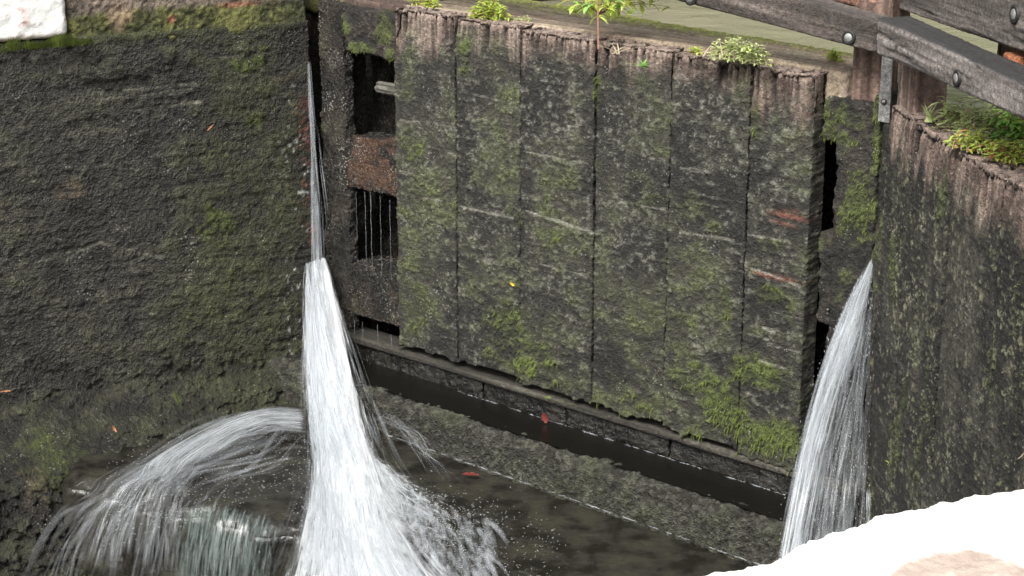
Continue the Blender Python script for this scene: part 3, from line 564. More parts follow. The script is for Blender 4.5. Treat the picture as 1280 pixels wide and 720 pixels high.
# ================================================================== GATE LEAF 2
g2 = empty('lock_gate', L2.P(1.2, 0, -2.28), 'right hand lock gate of thick grooved planks below the heavy beams', 'lock gate', 'pair of lock gates')
e2 = [.088, .285, .60, .93, 1.24, 1.58, 1.95, 2.3]
for i in range(7):
    a, b = e2[i]+.003, e2[i+1]-.003; fine = i < 5; st = .0045 if fine else .02
    block('plank', L2, (a, -.10, -2.3), (b, .0+.003*(i % 2), -1.003-.004*(i % 3)), (st, .008, st), .008, paint_plank(900+i*40, a, b, L2, -1.003, .11, True), 'old_timber', g2)
block('mitre_stile', L2, (.024, -.07, -2.35), (.066, -.004, -1.07), (.005, .02, .006), .008, W(1200, .1, .25, .004, [(1105,560,14,200,.7),(1104,250,8,90,.8)], L2), 'old_timber', g2)
block('heel_post', L2, (2.305, -.22, -2.6), (2.42, -.01, -.8), (.02, .03, .02), .012, W(1210, .1, .1, .006), 'old_timber', g2)
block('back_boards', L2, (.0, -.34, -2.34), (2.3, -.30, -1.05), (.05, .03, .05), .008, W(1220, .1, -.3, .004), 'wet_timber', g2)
block('post_stub', L2, (.056, -.13, -1.04), (.185, -.03, -.80), (.004, .01, .004), .012, paint_wood(1230, 2, C(.10, .065, .052), C(.30, .215, .175), C(.47, .38, .33), .004, .84), 'dry_timber', g2)
block('ribbed_board', L2, (.19, -.30, -1.04), (.95, -.255, -.80), (.005, .01, .006), .008, paint_wood(1240, 2, C(.05, .035, .02), C(.26, .18, .11), C(.36, .27, .18), .003, .72, 0, 0, .016, 0, .8), 'dry_timber', g2)
block('head_rail', L2, (.21, -.30, -1.12), (2.3, -.104, -1.022), (.01, .01, .012), .015, paint_wood(1250, 0, C(.06, .05, .035), C(.15, .125, .09), C(.24, .2, .16), .006, .8, 0, .25), 'dry_timber', g2)
su0, sz0 = L2.at(1099, 66, 0); su1, sz1 = L2.at(1111, 165, 0)
st_ = block('iron_strap', L1, (-.040, .0, sz1+.01), (-.004, .006, -.80), (.005, .003, .006), .0015, lambda P, N: (.0006*fbm(P, 40, 3, 5), mix(C(.16, .155, .15), C(.36, .35, .34), sst(-.6, .7, fbm(P, (40, 40, 9), 4, 6))), np.zeros(len(P))), 'beam_timber', g2)
bolt(st_, L1, 1105, 127, .008, False, r=.008)
GB2 = (C(.07, .060, .055), C(.23, .20, .185), C(.46, .42, .39))
b2 = beam('balance_beam', L2, (1098, 22), (1280, 104), (1098, 68), (1280, 151), .05, .10, 'beam_timber', paint_wood(1260, 0, *GB2, .005, .85, 0, 0, .008, .95), g2, ext=(0.02, 1.9))
bolt(b2, L2, 1196, 98, .053, False)
b3 = beam('balance_beam', L2, (1095, -75), (1280, -28), (1095, 0), (1280, 68), -.065, .16, 'beam_timber', paint_wood(1270, 0, C(.05, .042, .038), C(.17, .145, .130), C(.36, .315, .285), .006, .82, 0, 0, .010, .3), g2, ext=(0.0, 1.9))
bolt(b3, L2, 1268, 18, -.062, False, r=.022); bolt(b3, L2, 1112, 12, -.062, True, r=.006)
u_, z_ = L2.at(1264, 79, -.07)
block('packing_block', L2, (u_-.04, -.18, z_-.035), (u_+.035, -.062, z_+.022), (.006, .01, .006), .008, paint_wood(1280, 0, C(.2, .07, .03), C(.42, .15, .06), C(.55, .25, .14), .003), 'beam_timber', g2)

# ================================================================== MOSS TUFTS hanging on planks
def moss_tufts():
    Vs = []; Fs = []; k = 0
    n = 5200; uu_ = RNG.uniform(-1.5, -.80, n); uu_ = uu_[fbm(np.stack([uu_, 0*uu_, 0*uu_], -1), 14, 3, 5)+RNG.normal(0, .3, len(uu_)) > -.25]; n = len(uu_)
    hh = RNG.uniform(.005, .026, n)*(1+.5*np.sin(uu_*40)); sw = RNG.normal(0, .006, n); zz = -1.042+RNG.uniform(-.012, .006, n); oo_ = RNG.uniform(.016, .030, n)
    a_ = np.stack([uu_-.0014, oo_, zz], -1); b_ = np.stack([uu_+.0014, oo_, zz], -1); c_ = np.stack([uu_+sw*.5, oo_+.004, zz+hh*.6], -1); d_ = np.stack([uu_+sw, oo_+.006, zz+hh], -1)
    Vs.append(WL.W(np.stack([a_, b_, c_+[.001, 0, 0], c_-[.001, 0, 0], d_], 1).reshape(-1, 3))); i = np.arange(n)[:, None]*5; Fs.append((i+np.array([0, 1, 2, 3]), i+np.array([3, 2, 4]))); k = n*5
    for fr, P, m in MOSSPTS:
        pr = np.clip((m-.45)*2, 0, 1)**1.5*.14; sel = RNG.random(len(P)) < pr; Q = P[sel]
        n = len(Q)
        if not n: continue
        ln = RNG.uniform(.004, .014, n)*(1+.9*(Q[:, 2] < -2.05)); sw = RNG.normal(0, .35, n); wd = RNG.uniform(.0008, .0016, n); out = RNG.uniform(.25, .8, n)
        a = Q.copy(); a[:, 0] -= wd; b = Q.copy(); b[:, 0] += wd
        c = Q.copy(); c[:, 0] += sw*ln*.5; c[:, 1] += out*ln; c[:, 2] -= ln*.45
        d = Q.copy(); d[:, 0] += sw*ln; d[:, 1] += out*ln*.9; d[:, 2] -= ln*1.15
        c1 = c.copy(); c1[:, 0] -= wd*.8; c2 = c.copy(); c2[:, 0] += wd*.8
        V = np.stack([a, b, c2, c1, d], 1).reshape(-1, 3); Vs.append(fr.W(V)); i = k+np.arange(n)[:, None]*5
        Fs.append((i+np.array([0, 1, 2, 3]), i+np.array([3, 2, 4]))); k += n*5
    o = mesh_obj('moss', np.concatenate(Vs), [np.concatenate([f[0] for f in Fs]), np.concatenate([f[1] for f in Fs])], 'moss_blades')
    tag(o, 'green moss and weed hanging in tufts on the gate planks', 'moss', kind='stuff')
moss_tufts()

# ================================================================== PLANTS
def leaf_mesh(V, T, base, dirv, up, ln, wd, bend=.3):
    """one pointed, folded leaf of six faces"""
    d = dirv/np.linalg.norm(dirv); s = np.cross(d, up); s /= (np.linalg.norm(s)+1e-9); n = np.cross(s, d); i = len(V)
    pts = [(0, 0), (.3, .8), (.62, .9), (1, 0)]
    mid = [base+d*ln*t-n*bend*ln*t*t for t, _ in pts]
    V.append(mid[0])
    for (t, w_), m_ in list(zip(pts, mid))[1:3]:
        V += [m_-s*wd*w_*.5+n*wd*.16, m_, m_+s*wd*w_*.5+n*wd*.16]
    V.append(mid[3])
    T += [(i, i+2, i+1), (i, i+3, i+2), (i+1, i+2, i+5), (i+1, i+5, i+4), (i+2, i+3, i+6), (i+2, i+6, i+5), (i+4, i+5, i+7), (i+5, i+6, i+7)]
def tube(V, Qd, pts, r0, r1, n=5):
    pts = [np.asarray(p, float) for p in pts]; i0 = len(V)
    for k, p in enumerate(pts):
        d = pts[min(k+1, len(pts)-1)]-pts[max(k-1, 0)]; d = d/(np.linalg.norm(d)+1e-9); s = np.cross(d, [.3, .2, .93]); s /= np.linalg.norm(s)+1e-9; t = np.cross(d, s)
        r = r0+(r1-r0)*k/(len(pts)-1)
        for j in range(n): a = 2*math.pi*j/n; V.append(p+r*(math.cos(a)*s+math.sin(a)*t))
    for k in range(len(pts)-1):
        for j in range(n): Qd.append((i0+k*n+j, i0+k*n+(j+1) % n, i0+(k+1)*n+(j+1) % n, i0+(k+1)*n+j))
def plant(name, base, label, cat, stems, leafmat, stemmat='stem_red', group=None, ll=(.012, .022), lw=.45, per=9, spread=.6, height=(.05, .09), blade=False, width=(.04, .02), seed=1, extra=None, lean=(0, 0, 0)):
    r = np.random.default_rng(seed); root = empty(name, base, label, cat, group); SV, SQ, LV, LT, XV, XT = [], [], [], [], [], []
    for k in range(stems):
        a = r.uniform(0, 2*math.pi); rr = math.sqrt(r.random()); b = base+np.array([0, 0, -.004])+rr*math.cos(a)*width[0]*L1.du+rr*math.sin(a)*width[1]*L1.n
        h = r.uniform(*height)*(1-.35*rr); dv = np.array([math.cos(a)*spread*r.uniform(.3, 1), math.sin(a)*spread*r.uniform(.3, 1), 1.])+np.array(lean)
        dv /= np.linalg.norm(dv); pts = [b+dv*h*t+np.array([dv[0], dv[1], -.45])*h*.45*t*t for t in np.linspace(0, 1, 6)]
        if blade:
            s = np.cross(dv, [0, 0, 1.]); s /= np.linalg.norm(s)+1e-9; i = len(LV)
            for q, p in enumerate(pts): wq = .0022*(1-(q/5)**1.6)+.0002; LV += [p-s*wq, p+s*wq]
            for q in range(5): LT += [(i+2*q, i+2*q+1, i+2*q+3), (i+2*q, i+2*q+3, i+2*q+2)]
            continue
        tube(SV, SQ, pts, .0012, .0005)
        for q in range(per):
            t = (q+1)/per; p = pts[min(5, int(t*5))]; an = q*2.4+r.uniform(-.4, .4); ld = np.array([math.cos(an), math.sin(an), r.uniform(-.1, .8)])
            tv, tt = (XV, XT) if (extra and r.random() < .12) else (LV, LT)
            leaf_mesh(tv, tt, p, ld, np.array([0, 0, 1.]), r.uniform(*ll), r.uniform(*ll)*lw, r.uniform(.1, .5))
    if SQ: mesh_obj('stem', np.array(SV), np.array(SQ), stemmat, root)
    if LT: mesh_obj('leaves', np.array(LV), np.array(LT), leafmat, root, smooth=False)
    if XT: mesh_obj('leaves', np.array(XV), np.array(XT), extra, root, smooth=False)
    return root
GP = 'weeds growing along the gate tops'
def on1(x, y, o, dz=0): return floorpt(x, y, -.945)
def br1(x, y, o): u, z = L1.at(x, y, o); return L1.P(u, o, z)
def on2(x, y, o, dz=0): return floorpt(x, y, -1.008)
plant('weed', on1(532, 8, -.10), 'small green weed at the top left corner of the plank head', 'weed', 16, 'leaf_lime', group=GP, seed=3, ll=(.014, .026), height=(.05, .08), width=(.07, .02))
plant('weed', on1(612, 22, -.08), 'light green leafy weed between first sprig and the tall sapling', 'weed', 32, 'leaf_lime', group=GP, seed=4, ll=(.016, .030), height=(.06, .12), width=(.09, .03), per=11)
plant('weed', on1(868, 66, -.09), 'tiny bright green seedling beside the dense grey green bush', 'weed', 9, 'leaf_lime', group=GP, seed=5, height=(.025, .04), width=(.03, .01), per=6)
plant('weed', on1(925, 74, -.10), 'dense bushy grey green weed on the mossy head rail', 'weed', 50, 'leaf_grey_green', 'leaf_dry', GP, (.010, .022), .5, 16, 1.0, (.07, .13), seed=6, width=(.11, .035), extra='leaf_lime')
plant('weed', on1(1041, 73, -.16), 'little lime green weed tucked against the brown post', 'weed', 14, 'leaf_lime', group=GP, seed=7, height=(.03, .06), width=(.03, .02))
plant('grass_tuft', on1(806, 82, .005), 'short bright grass tuft hanging over the plank head', 'grass tuft', 26, 'leaf_fresh', group=GP, blade=True, seed=8, height=(.03, .07), width=(.018, .004), spread=1.2, lean=(-.2, -.3, -.5))
plant('grass_tuft', on1(770, 66, .0), 'dry straw coloured grass blades lying on the plank head', 'grass tuft', 7, 'leaf_dry', group=GP, blade=True, seed=18, height=(.08, .14), width=(.02, .004), spread=2.2, lean=(.6, -.2, -.3))
plant('grass_tuft', on2(1163, 150, -.10), 'pale grass tuft at the foot of the pinkish post', 'grass tuft', 26, 'leaf_grey_green', group=GP, blade=True, seed=9, height=(.05, .09), width=(.015, .015), spread=.8)
plant('weed', on2(1192, 160, -.16), 'pale leafed weed beside the grass tuft on the right gate', 'weed', 13, 'leaf_grey_green', group=GP, seed=10, ll=(.022, .040), height=(.08, .14), width=(.05, .03), per=11)
plant('weed', on2(1222, 172, -.18), 'tangled green and dry weed in the middle of the right gate', 'weed', 44, 'leaf_grey_green', 'leaf_dry', GP, seed=11, ll=(.016, .034), height=(.08, .15), width=(.07, .05), extra='leaf_dry')
plant('weed', on2(1216, 186, -.07), 'yellowish weed hanging over the grooved head of the right gate', 'weed', 36, 'leaf_lime', 'leaf_dry', GP, seed=12, ll=(.012, .026), height=(.05, .09), width=(.07, .03), extra='leaf_orange')
plant('weed', on2(1262, 178, -.20), 'bright green broad leafed weed under the lower beam at right', 'weed', 34, 'leaf_fresh', 'stem_red', GP, seed=13, ll=(.022, .042), height=(.08, .15), width=(.045, .05), extra='leaf_lime')
plant('weed', on2(1262, 200, -.09), 'low lime and reddish weed rightmost on the right gate edge', 'weed', 40, 'leaf_lime', 'stem_red', GP, seed=14, ll=(.014, .028), height=(.04, .085), width=(.06, .03), extra='leaf_red')
plant('grass_tuft', WL.P(*[v for v in (WL.at(216, 497)[0], .02, WL.at(216, 497)[1])]), 'tiny green grass sprig growing on the dark wall', 'grass tuft', 6, 'leaf_fresh', blade=True, seed=19, height=(.03, .06), width=(.006, .004), spread=.4)
plant('grass_tuft', on1(905, 72, 0), 'dry brown stalks standing in the bushy grey green weed', 'grass tuft', 16, 'leaf_dry', group=GP, blade=True, seed=31, height=(.05, .12), width=(.08, .02), spread=1.3)
plant('grass_tuft', on2(1238, 180, 0), 'dry brown stalks tangled among the weeds of the right gate', 'grass tuft', 30, 'leaf_dry', group=GP, blade=True, seed=32, height=(.06, .14), width=(.10, .05), spread=1.6)
plant('weed', on1(655, 26, 0), 'sparse low green weed just left of the tall sapling', 'weed', 9, 'leaf_grey_green', 'leaf_dry', GP, (.008, .016), seed=33, height=(.02, .04), width=(.05, .02), per=7)
# tall sapling
def sapling():
    base = on1(748, 62, .0); r = np.random.default_rng(21)
    root = empty('sapling', base, 'tall thin sapling with red stems and yellow green leaves rooted between planks', 'sapling', None)
    SV, SQ, LV, LT, XV, XT = [], [], [], [], [], []
    def br(tx, ty, o, nl, r0=.0022, start=0):
        end = br1(tx, ty, o); st = br1(749, 18, .0) if start else base
        pts = [st+(end-st)*t+np.array([0, 0, .02])*math.sin(math.pi*t) for t in np.linspace(0, 1, 8)]
        tube(SV, SQ, pts, r0, .0007)
        for q in range(nl):
            t = .25+.75*(q+1)/nl; p = pts[min(7, int(t*7))]; an = q*2.4+r.uniform(-.6, .6); ld = np.array([math.cos(an), .6*math.sin(an), r.uniform(-.5, .5)])
            tv, tt = (XV, XT) if r.random() < .25 else (LV, LT)
            leaf_mesh(tv, tt, p, ld, np.array([0, 0, 1.]), r.uniform(.028, .050), r.uniform(.013, .022), r.uniform(.1, .5))
    br(746, -60, .0, 14, .0034)
    for tx, ty, o, nl in ((712, 10, .02, 9), (724, -8, .04, 9), (772, 4, -.02, 10), (800, -2, -.05, 9), (838, 9, -.08, 5), (760, -14, .02, 9), (702, 2, .0, 6), (786, 20, .0, 7), (735, 8, .05, 8), (758, 14, .06, 7), (815, 6, -.03, 9), (828, -4, .0, 8), (790, 8, .04, 9), (718, 16, .0, 8)): br(tx, ty, o, nl, .0016, 1)
    mesh_obj('stem', np.array(SV), np.array(SQ), 'stem_red', root); mesh_obj('leaves', np.array(LV), np.array(LT), 'leaf_lime', root, smooth=False); mesh_obj('leaves', np.array(XV), np.array(XT), 'leaf_fresh', root, smooth=False)
sapling()

# ================================================================== FALLEN LEAVES AND TWIGS
def litter(name, p, n, du, ln, wd, mat, label, cat, ang=0., curl=.25, group=None):
    up = ZH if abs(n[2]) < .9 else np.array([0, 1., 0]); t = up-np.dot(up, n)*n; t /= np.linalg.norm(t); s = np.cross(n, t)
    d = math.cos(ang)*s+math.sin(ang)*t; sd = np.cross(n, d); V = []; Q = []
    K = 9
    for k in range(K):
        q = k/(K-1); w_ = wd*math.sin(math.pi*min(1, q*.96+.02))**.8*(.85+.25*math.sin(k*2.3)); c = p+d*ln*(q-.5)+n*(.004+curl*ln*(q-.5)**2*2)
        V += [c-sd*w_*.5+n*w_*.22, c, c+sd*w_*.5+n*w_*.25]
    for k in range(K-1):
        i = 3*k; Q += [(i, i+1, i+4, i+3), (i+1, i+2, i+5, i+4)]
    return tag(mesh_obj(name, np.array(V), np.array(Q), mat), label, cat, group)
u, z = L1.at(683, 522, .03); litter('fallen_leaf', L1.P(u, .028, z), L1.n, L1.du, .036, .034, 'leaf_red', 'crimson leaf stuck on the dark board below the gate', 'leaf', 1.2)
litter('fallen_leaf', floorpt(588, 597, -2.43)+ZH*.004, ZH, L1.du, .06, .03, 'leaf_red', 'dull red leaf lying in the shallow water by the jet', 'leaf', .2, .1)
u, z = L1.at(641, 355, .02); litter('fallen_leaf', L1.P(u, .016, z), L1.n, L1.du, .022, .013, 'leaf_yellow', 'small yellow leaf stuck on a mossy plank', 'leaf', .3)
for x, y, ln, wd, an, lab, mt in ((262, 159, .034, .007, -.7, 'pale orange leaf sliver on the upper left wall', 'leaf_orange'), (142, 535, .032, .011, 1.1, 'orange leaf on the lower left wall above the splash', 'leaf_orange'), (6, 488, .040, .008, .1, 'reddish leaf sliver at the left edge of the wall', 'leaf_orange')):
    o_ = .035+float(wall_bulge(np.array([WL.at(x, y)[0]]), np.array([WL.at(x, y, 0)[1]]))[0])*1.15; u, z = WL.at(x, y, o_); litter('fallen_leaf', WL.P(u, o_, z), WL.n, WL.du, ln, wd, mt, lab, 'leaf', an)
u, z = L2.at(1112, 578, .02); litter('fallen_leaf', L2.P(u, .018, z), L2.n, L2.du, .022, .006, 'leaf_lime', 'pale green leaf sliver on the right gate beside the fall', 'leaf', .3, .9)
u, z = L2.at(1276, 568, .03); litter('twig', L2.P(u, .02, z), L2.n, L2.du, .05, .004, 'leaf_dry', 'thin pale twig on the right gate near the frame edge', 'twig', 2.3)
litter('twig', NW.P(.62, -.10, -1.05), ZH, L1.du, .05, .003, 'leaf_orange', 'thin red twig lying on the near white coping', 'twig', 1.1)

# ================================================================== FALLING WATER
def cr(pts, t):
    """Catmull-Rom through rows of pts at parameters t in [0,1]"""
    pts = np.asarray(pts, float); n = len(pts)-1; x = np.clip(t, 0, 1)*n; i = np.minimum(x.astype(int), n-1); f = (x-i)[:, None]
    p0 = pts[np.maximum(i-1, 0)]; p1 = pts[i]; p2 = pts[i+1]; p3 = pts[np.minimum(i+2, n)]
    return .5*((2*p1)+(-p0+p2)*f+(2*p0-5*p1+4*p2-p3)*f*f+(-p0+3*p1-3*p2+p3)*f**3)
def P3(fr, rows): return np.array([fr.P(fr.at(x, y, o)[0], o, fr.at(x, y, o)[1]) for x, y, o in rows])
def sheet(Lw, Rw, nu, nv, mat, parent, name, depth=0., view=None, rip=.01, seed=0, edge=.18, thick=0., fin=.03, fout=.05):
    """curved water sheet lofted between two flow lines (world points), bowed outwards"""
    v = np.linspace(0, 1, nv); A = cr(Lw, v); B = cr(Rw, v); s = np.linspace(0, 1, nu)
    P = A[None]*(1-s)[:, None, None]+B[None]*s[:, None, None]
    wdt = np.linalg.norm(B-A, axis=1); bow = np.sin(math.pi*s)[:, None]*wdt[None]*.28+depth
    P = P+bow[..., None]*view
    q = np.stack([np.repeat(s*6, nv), np.tile(v*1.5, nu), np.full(nu*nv, seed*3.)], -1)
    P = P+(fbm(q, (1.6, 1, 1), 3, 800+seed).reshape(nu, nv)*rip*(.2+v)[None])[..., None]*view
    fade = sst(0, edge, np.minimum(s, 1-s))[:, None]*(sst(-.001, fin, v)*sst(1.001, 1-fout, v))[None]
    g = np.arange(nu*nv).reshape(nu, nv); qd = np.stack([g[:-1, :-1], g[1:, :-1], g[1:, 1:], g[:-1, 1:]], -1).reshape(-1, 4)
    ln = np.linalg.norm(np.diff(A, axis=0), axis=1).sum()
    uv = np.stack([np.repeat(s, nv)*max(wdt.max(), .04)/.35+seed*.37, np.tile(v, nu)*ln*2+seed], -1)
    return mesh_obj(name, P.reshape(-1, 3), qd, mat, parent, uv=uv, fade=fade.ravel())
def strands(lst, mat, parent, name, view):
    """thin ribbons of water: list of (points, width, opacity)"""
    Vs, Qs, UV, FD = [], [], [], []; k = 0
    for pts, wd, op in lst:
        n = len(pts); d = np.gradient(pts, axis=0); s = np.cross(d, view); s /= np.linalg.norm(s, axis=1, keepdims=True)+1e-9
        t = np.linspace(0, 1, n); pr = (np.sin(math.pi*np.clip(t, .02, .98))**.6*wd*.5)[:, None]
        up = np.cross(s, d); up /= np.linalg.norm(up, axis=1, keepdims=True)+1e-9
        V = np.stack([pts-s*pr, pts-s*pr*.45+up*pr*.2, pts+s*pr*.45+up*pr*.2, pts+s*pr], 1).reshape(-1, 3); Vs.append(V)
        i = k+np.arange(n-1)[:, None]*4
        for a in range(3): Qs.append(np.concatenate([i+a, i+a+1, i+5+a, i+4+a], 1))
        e_ = sst(0, .25, t)*sst(1, .6, t)*op
        UV.append(np.stack([np.tile([0, .33, .66, 1.], n)*.5+k*.013, np.repeat(t, 4)*1.5+k*.017], -1)); FD.append((e_[:, None]*np.array([[0, 1, 1, 0]])).ravel()); k += 4*n
    return mesh_obj(name, np.concatenate(Vs), np.concatenate(Qs), mat, parent, uv=np.concatenate(UV), fade=np.concatenate(FD))
def drops(pts, rad, parent, name='droplets', stretch=None):
    """spray: small octahedra stretched along their travel"""
    n = len(pts); D = np.array([[1, 0, 0], [-1, 0, 0], [0, 1, 0], [0, -1, 0], [0, 0, 1], [0, 0, -1]], float)
    st = stretch if stretch is not None else np.tile([[0, 0, 1.]], (n, 1)); st = st/np.linalg.norm(st, axis=1, keepdims=True)
    L_ = RNG.uniform(1, 3.5, n)[:, None, None]
    V = pts[:, None]+D[None]*rad[:, None, None]; V = V+(np.einsum('kj,nj->nk', D, st)[..., None]*rad[:, None, None]*L_)*st[:, None]
    T = np.array([[0, 2, 4], [2, 1, 4], [1, 3, 4], [3, 0, 4], [2, 0, 5], [1, 2, 5], [3, 1, 5], [0, 3, 5]])
    Q = (np.arange(n)[:, None, None]*6+T[None]).reshape(-1, 3)
    return tag(mesh_obj(name, V.reshape(-1, 3), Q, 'spray', parent, uv=np.zeros((n*6, 2)), fade=np.ones(n*6)), kind='stuff')
VW1 = L1.n*.8+np.array([0, -.5, .1]); VW1 /= np.linalg.norm(VW1)

# --- left jet out of the heel gap
jl = empty('waterfall', L1.P(1.5, .6, -2.43), 'big white jet falling from the gap left of the gate and splashing wide', 'waterfall')
Lc = [(396,322,.02),(390,352,.07),(387,450,.20),(389,520,.36),(384,590,.74),(362,665,1.06),(325,745,1.46)]
Rc = [(401,322,.02),(415,352,.07),(448,450,.20),(470,520,.32),(504,590,.48),(574,660,.75),(680,745,.94)]
LW, RW = P3(L1, Lc), P3(L1, Rc)
Rn = P3(L1, [(401,322,.02),(413,352,.07),(442,450,.20),(462,520,.33),(486,590,.54),(528,660,.83),(600,745,1.08)])
Ln = P3(L1, [(397,322,.02),(393,352,.07),(391,450,.20),(394,520,.36),(396,590,.72),(388,665,1.03),(370,745,1.38)])
sheet(Ln, Rn, 60, 90, 'jet_core', jl, 'water_sheet', -.03, VW1, .02, 1, .26, 0, .04, .55)
Rm = LW*.25+RW*.75; Lm = LW*.8+RW*.2
sheet(LW, Rn, 60, 110, 'jet_sheet', jl, 'water_sheet', .0, VW1, .03, 2, .3, 0, .03, .01)
sheet(Ln, Rm, 70, 110, 'jet_sheet', jl, 'water_sheet', .02, VW1, .04, 3, .3, 0, .03, .01)
sheet(Lm, RW, 70, 110, 'jet_sheet', jl, 'water_sheet', .03, VW1, .05, 5, .35, 0, .03, .01)
sheet(LW, RW, 70, 110, 'jet_veil', jl, 'water_sheet', .05, VW1, .05, 4, .3, 0, .03, .01)
sheet(Ln, RW, 70, 110, 'jet_veil', jl, 'water_sheet', .08, VW1, .06, 6, .3, 0, .03, .01)
Lo = P3(L1, [(396,322,.02),(389,352,.07),(384,450,.20),(385,520,.36),(377,590,.76),(350,665,1.08),(312,745,1.45)]); Ro = P3(L1, [(401,322,.02),(417,352,.07),(452,450,.20),(478,520,.32),(515,590,.46),(590,660,.72),(690,745,.92)])
sheet(Lo, Ro, 70, 110, 'jet_thin', jl, 'water_sheet', .02, VW1, .05, 7, .3, 0, .03, .01)
r = np.random.default_rng(5); ls = []
for k in range(260):
    s = r.beta(1.0, 1.0); v0 = r.uniform(0, .8); v1 = min(1, v0+r.uniform(.10, .3)); t = np.linspace(v0, v1, 18)
    P = cr(Lo, t)*(1-s)+cr(Ro, t)*s; w_ = np.linalg.norm(cr(RW, t)-cr(LW, t), axis=1)[:, None]
    P = P+VW1*(w_*.28*math.sin(math.pi*s)+r.uniform(-.02, .05)); P = P+L1.du*r.normal(0, .01)*np.linspace(0, 1, 18)[:, None]**2
    ls.append((P, r.uniform(.004, .022)*(.4+v0), r.uniform(.2, .8)))
strands(ls, 'mist', jl, 'water_strands', VW1)
# spreading splash at its foot
def arc(p0, vel, T, n=16, g=9.81): t = np.linspace(0, T, n)[:, None]; return p0+vel*t-np.array([0, 0, g/2])*t*t
fl = []
for k in range(700):
    x = r.uniform(385, 610); y = 600+abs(x-430)*.36+r.uniform(0, 120)
    p0 = floorpt(x, min(y, 760), -2.43)+ZH*r.uniform(.0, .05); c0 = floorpt(430, 480, -2.43); rd = (p0-c0)*np.array([1, 1, 0]); rd /= np.linalg.norm(rd)+1e-6
    sp_ = r.uniform(.3, 1.3); v = rd*sp_+np.array([r.normal(0, .12), r.normal(0, .12), r.uniform(.1, .7)])
    P = arc(p0, v, r.uniform(.06, .16)); P[:, 2] = np.maximum(P[:, 2], .002)
    fl.append((P, r.uniform(.006, .026), r.uniform(.3, 1.)))
strands(fl, 'mist', jl, 'splash', np.array([0, -.9, .4]))
def skirt(a0, a1, r0, r1, seed, mat, z0=.004, hgt=.012):
    """foam racing outwards over the shallow floor from the foot of the jet, streaked along its travel"""
    c0 = floorpt(455, 575, -2.43); nu, nv = 130, 60; A_ = np.radians(np.linspace(a0, a1, nu))[:, None]; T_ = np.linspace(0, 1, nv)[None]
    rv = fbm(np.stack([A_.ravel()*5+seed, 0*A_.ravel(), 0*A_.ravel()], -1), 1, 4, seed)[:, None]; R_ = r0+(r1-r0)*T_*(1+.35*rv); X = c0[0]+R_*np.cos(A_); Y = c0[1]+R_*np.sin(A_)
    q = np.stack([X.ravel(), Y.ravel(), 0*X.ravel()], -1); h = (.5+.5*fbm(q, 14, 4, seed)).reshape(nu, nv)
    Z = z0+hgt*h*(1-.5*T_); g = np.arange(nu*nv).reshape(nu, nv); qd = np.stack([g[:-1, :-1], g[1:, :-1], g[1:, 1:], g[:-1, 1:]], -1).reshape(-1, 4)
    s_ = np.linspace(0, 1, nu)[:, None]; fade = sst(0, .35, np.minimum(s_, 1-s_))*sst(1., .15, T_)*sst(0, .05, T_)
    return mesh_obj('foam', np.stack([X, Y, Z], -1).reshape(-1, 3), qd, mat, jl, uv=np.stack([np.repeat(np.linspace(0, 1, nu), nv)*math.radians(abs(a1-a0))*.9+seed, np.tile(np.linspace(0, 1, nv), nu)*(r1-r0)*1.6], -1), fade=fade.ravel())
foam('foam_run', 18, 9, .34, .58, .95, (.74, .77, .80)); foam('foam_thin', 24, 11, .42, .62, .85, (.66, .70, .72))
skirt(-116, -50, .05, 1.0, 41, 'foam_run'); skirt(-122, -38, .05, 1.15, 42, 'foam_thin', .02, .02); skirt(-120, -44, .05, 1.2, 43, 'foam_thin', .035, .02)
n = 1500; x = np.concatenate([r.normal(520, 70, n//2), r.uniform(360, 700, n//2)]); y = 600+np.abs(r.normal(0, 60, n))+np.clip(x-450, 0, 300)*.25
pts = np.array([floorpt(a, min(b, 760), -2.43)+ZH*abs(r.normal(0, .035)) for a, b in zip(x, y)]); drops(pts, r.uniform(.0004, .0015, n), jl, 'droplets', np.stack([r.normal(.3, .5, n), r.normal(-.5, .4, n), r.normal(0, .5, n)], -1))
# side spurt to the right of the jet (thin arcs)
sp2 = []
for k in range(46):
    a = P3(L1, [(462+r.uniform(-4, 6), 518+r.uniform(-6, 6), .30), (492+r.uniform(-4, 4), 526+r.uniform(-8, 8), .34), (520+r.uniform(-6, 10), 552+r.uniform(-10, 10), .38), (545+r.uniform(-10, 24), 590+r.uniform(-10, 20), .42), (568+r.uniform(-16, 40), 628+r.uniform(-10, 20), .46)])
    t0 = r.uniform(0, .4); sp2.append((cr(a, np.linspace(t0, min(1, t0+r.uniform(.3, .6)), 16)), r.uniform(.001, .0028), r.uniform(.3, .8)))
strands(sp2, 'jet_strand', jl, 'water_strands', VW1)

# --- thin stream down the heel gap
js = empty('waterfall', L1.P(2.3, .02, -1.94), 'thin streaky trickle running down the slot above the big jet', 'waterfall')
La = P3(L1, [(386,72,.0),(387,130,.01),(389,200,.015),(388,270,.02),(389,335,.03)]); Ra = P3(L1, [(389,72,.0),(395,130,.01),(403,200,.015),(412,270,.02),(416,360,.03)])
sheet(La, Ra, 16, 120, 'jet_veil', js, 'water_sheet', .006, VW1, .010, 11, .35, 0, .05, .02); sheet(La, Ra, 16, 120, 'jet_thin', js, 'water_sheet', .012, VW1, .010, 13, .35, 0, .05, .02)
ls = []
for k in range(34):
    s = r.random(); t0 = r.uniform(0, .7); t = np.linspace(t0, min(1, t0+r.uniform(.15, .5)), 18); ls.append((cr(La, t)*(1-s)+cr(Ra, t)*s+VW1*r.uniform(0, .01), r.uniform(.002, .005), r.uniform(.2, .7)))
strands(ls, 'jet_strand', js, 'water_strands', VW1)

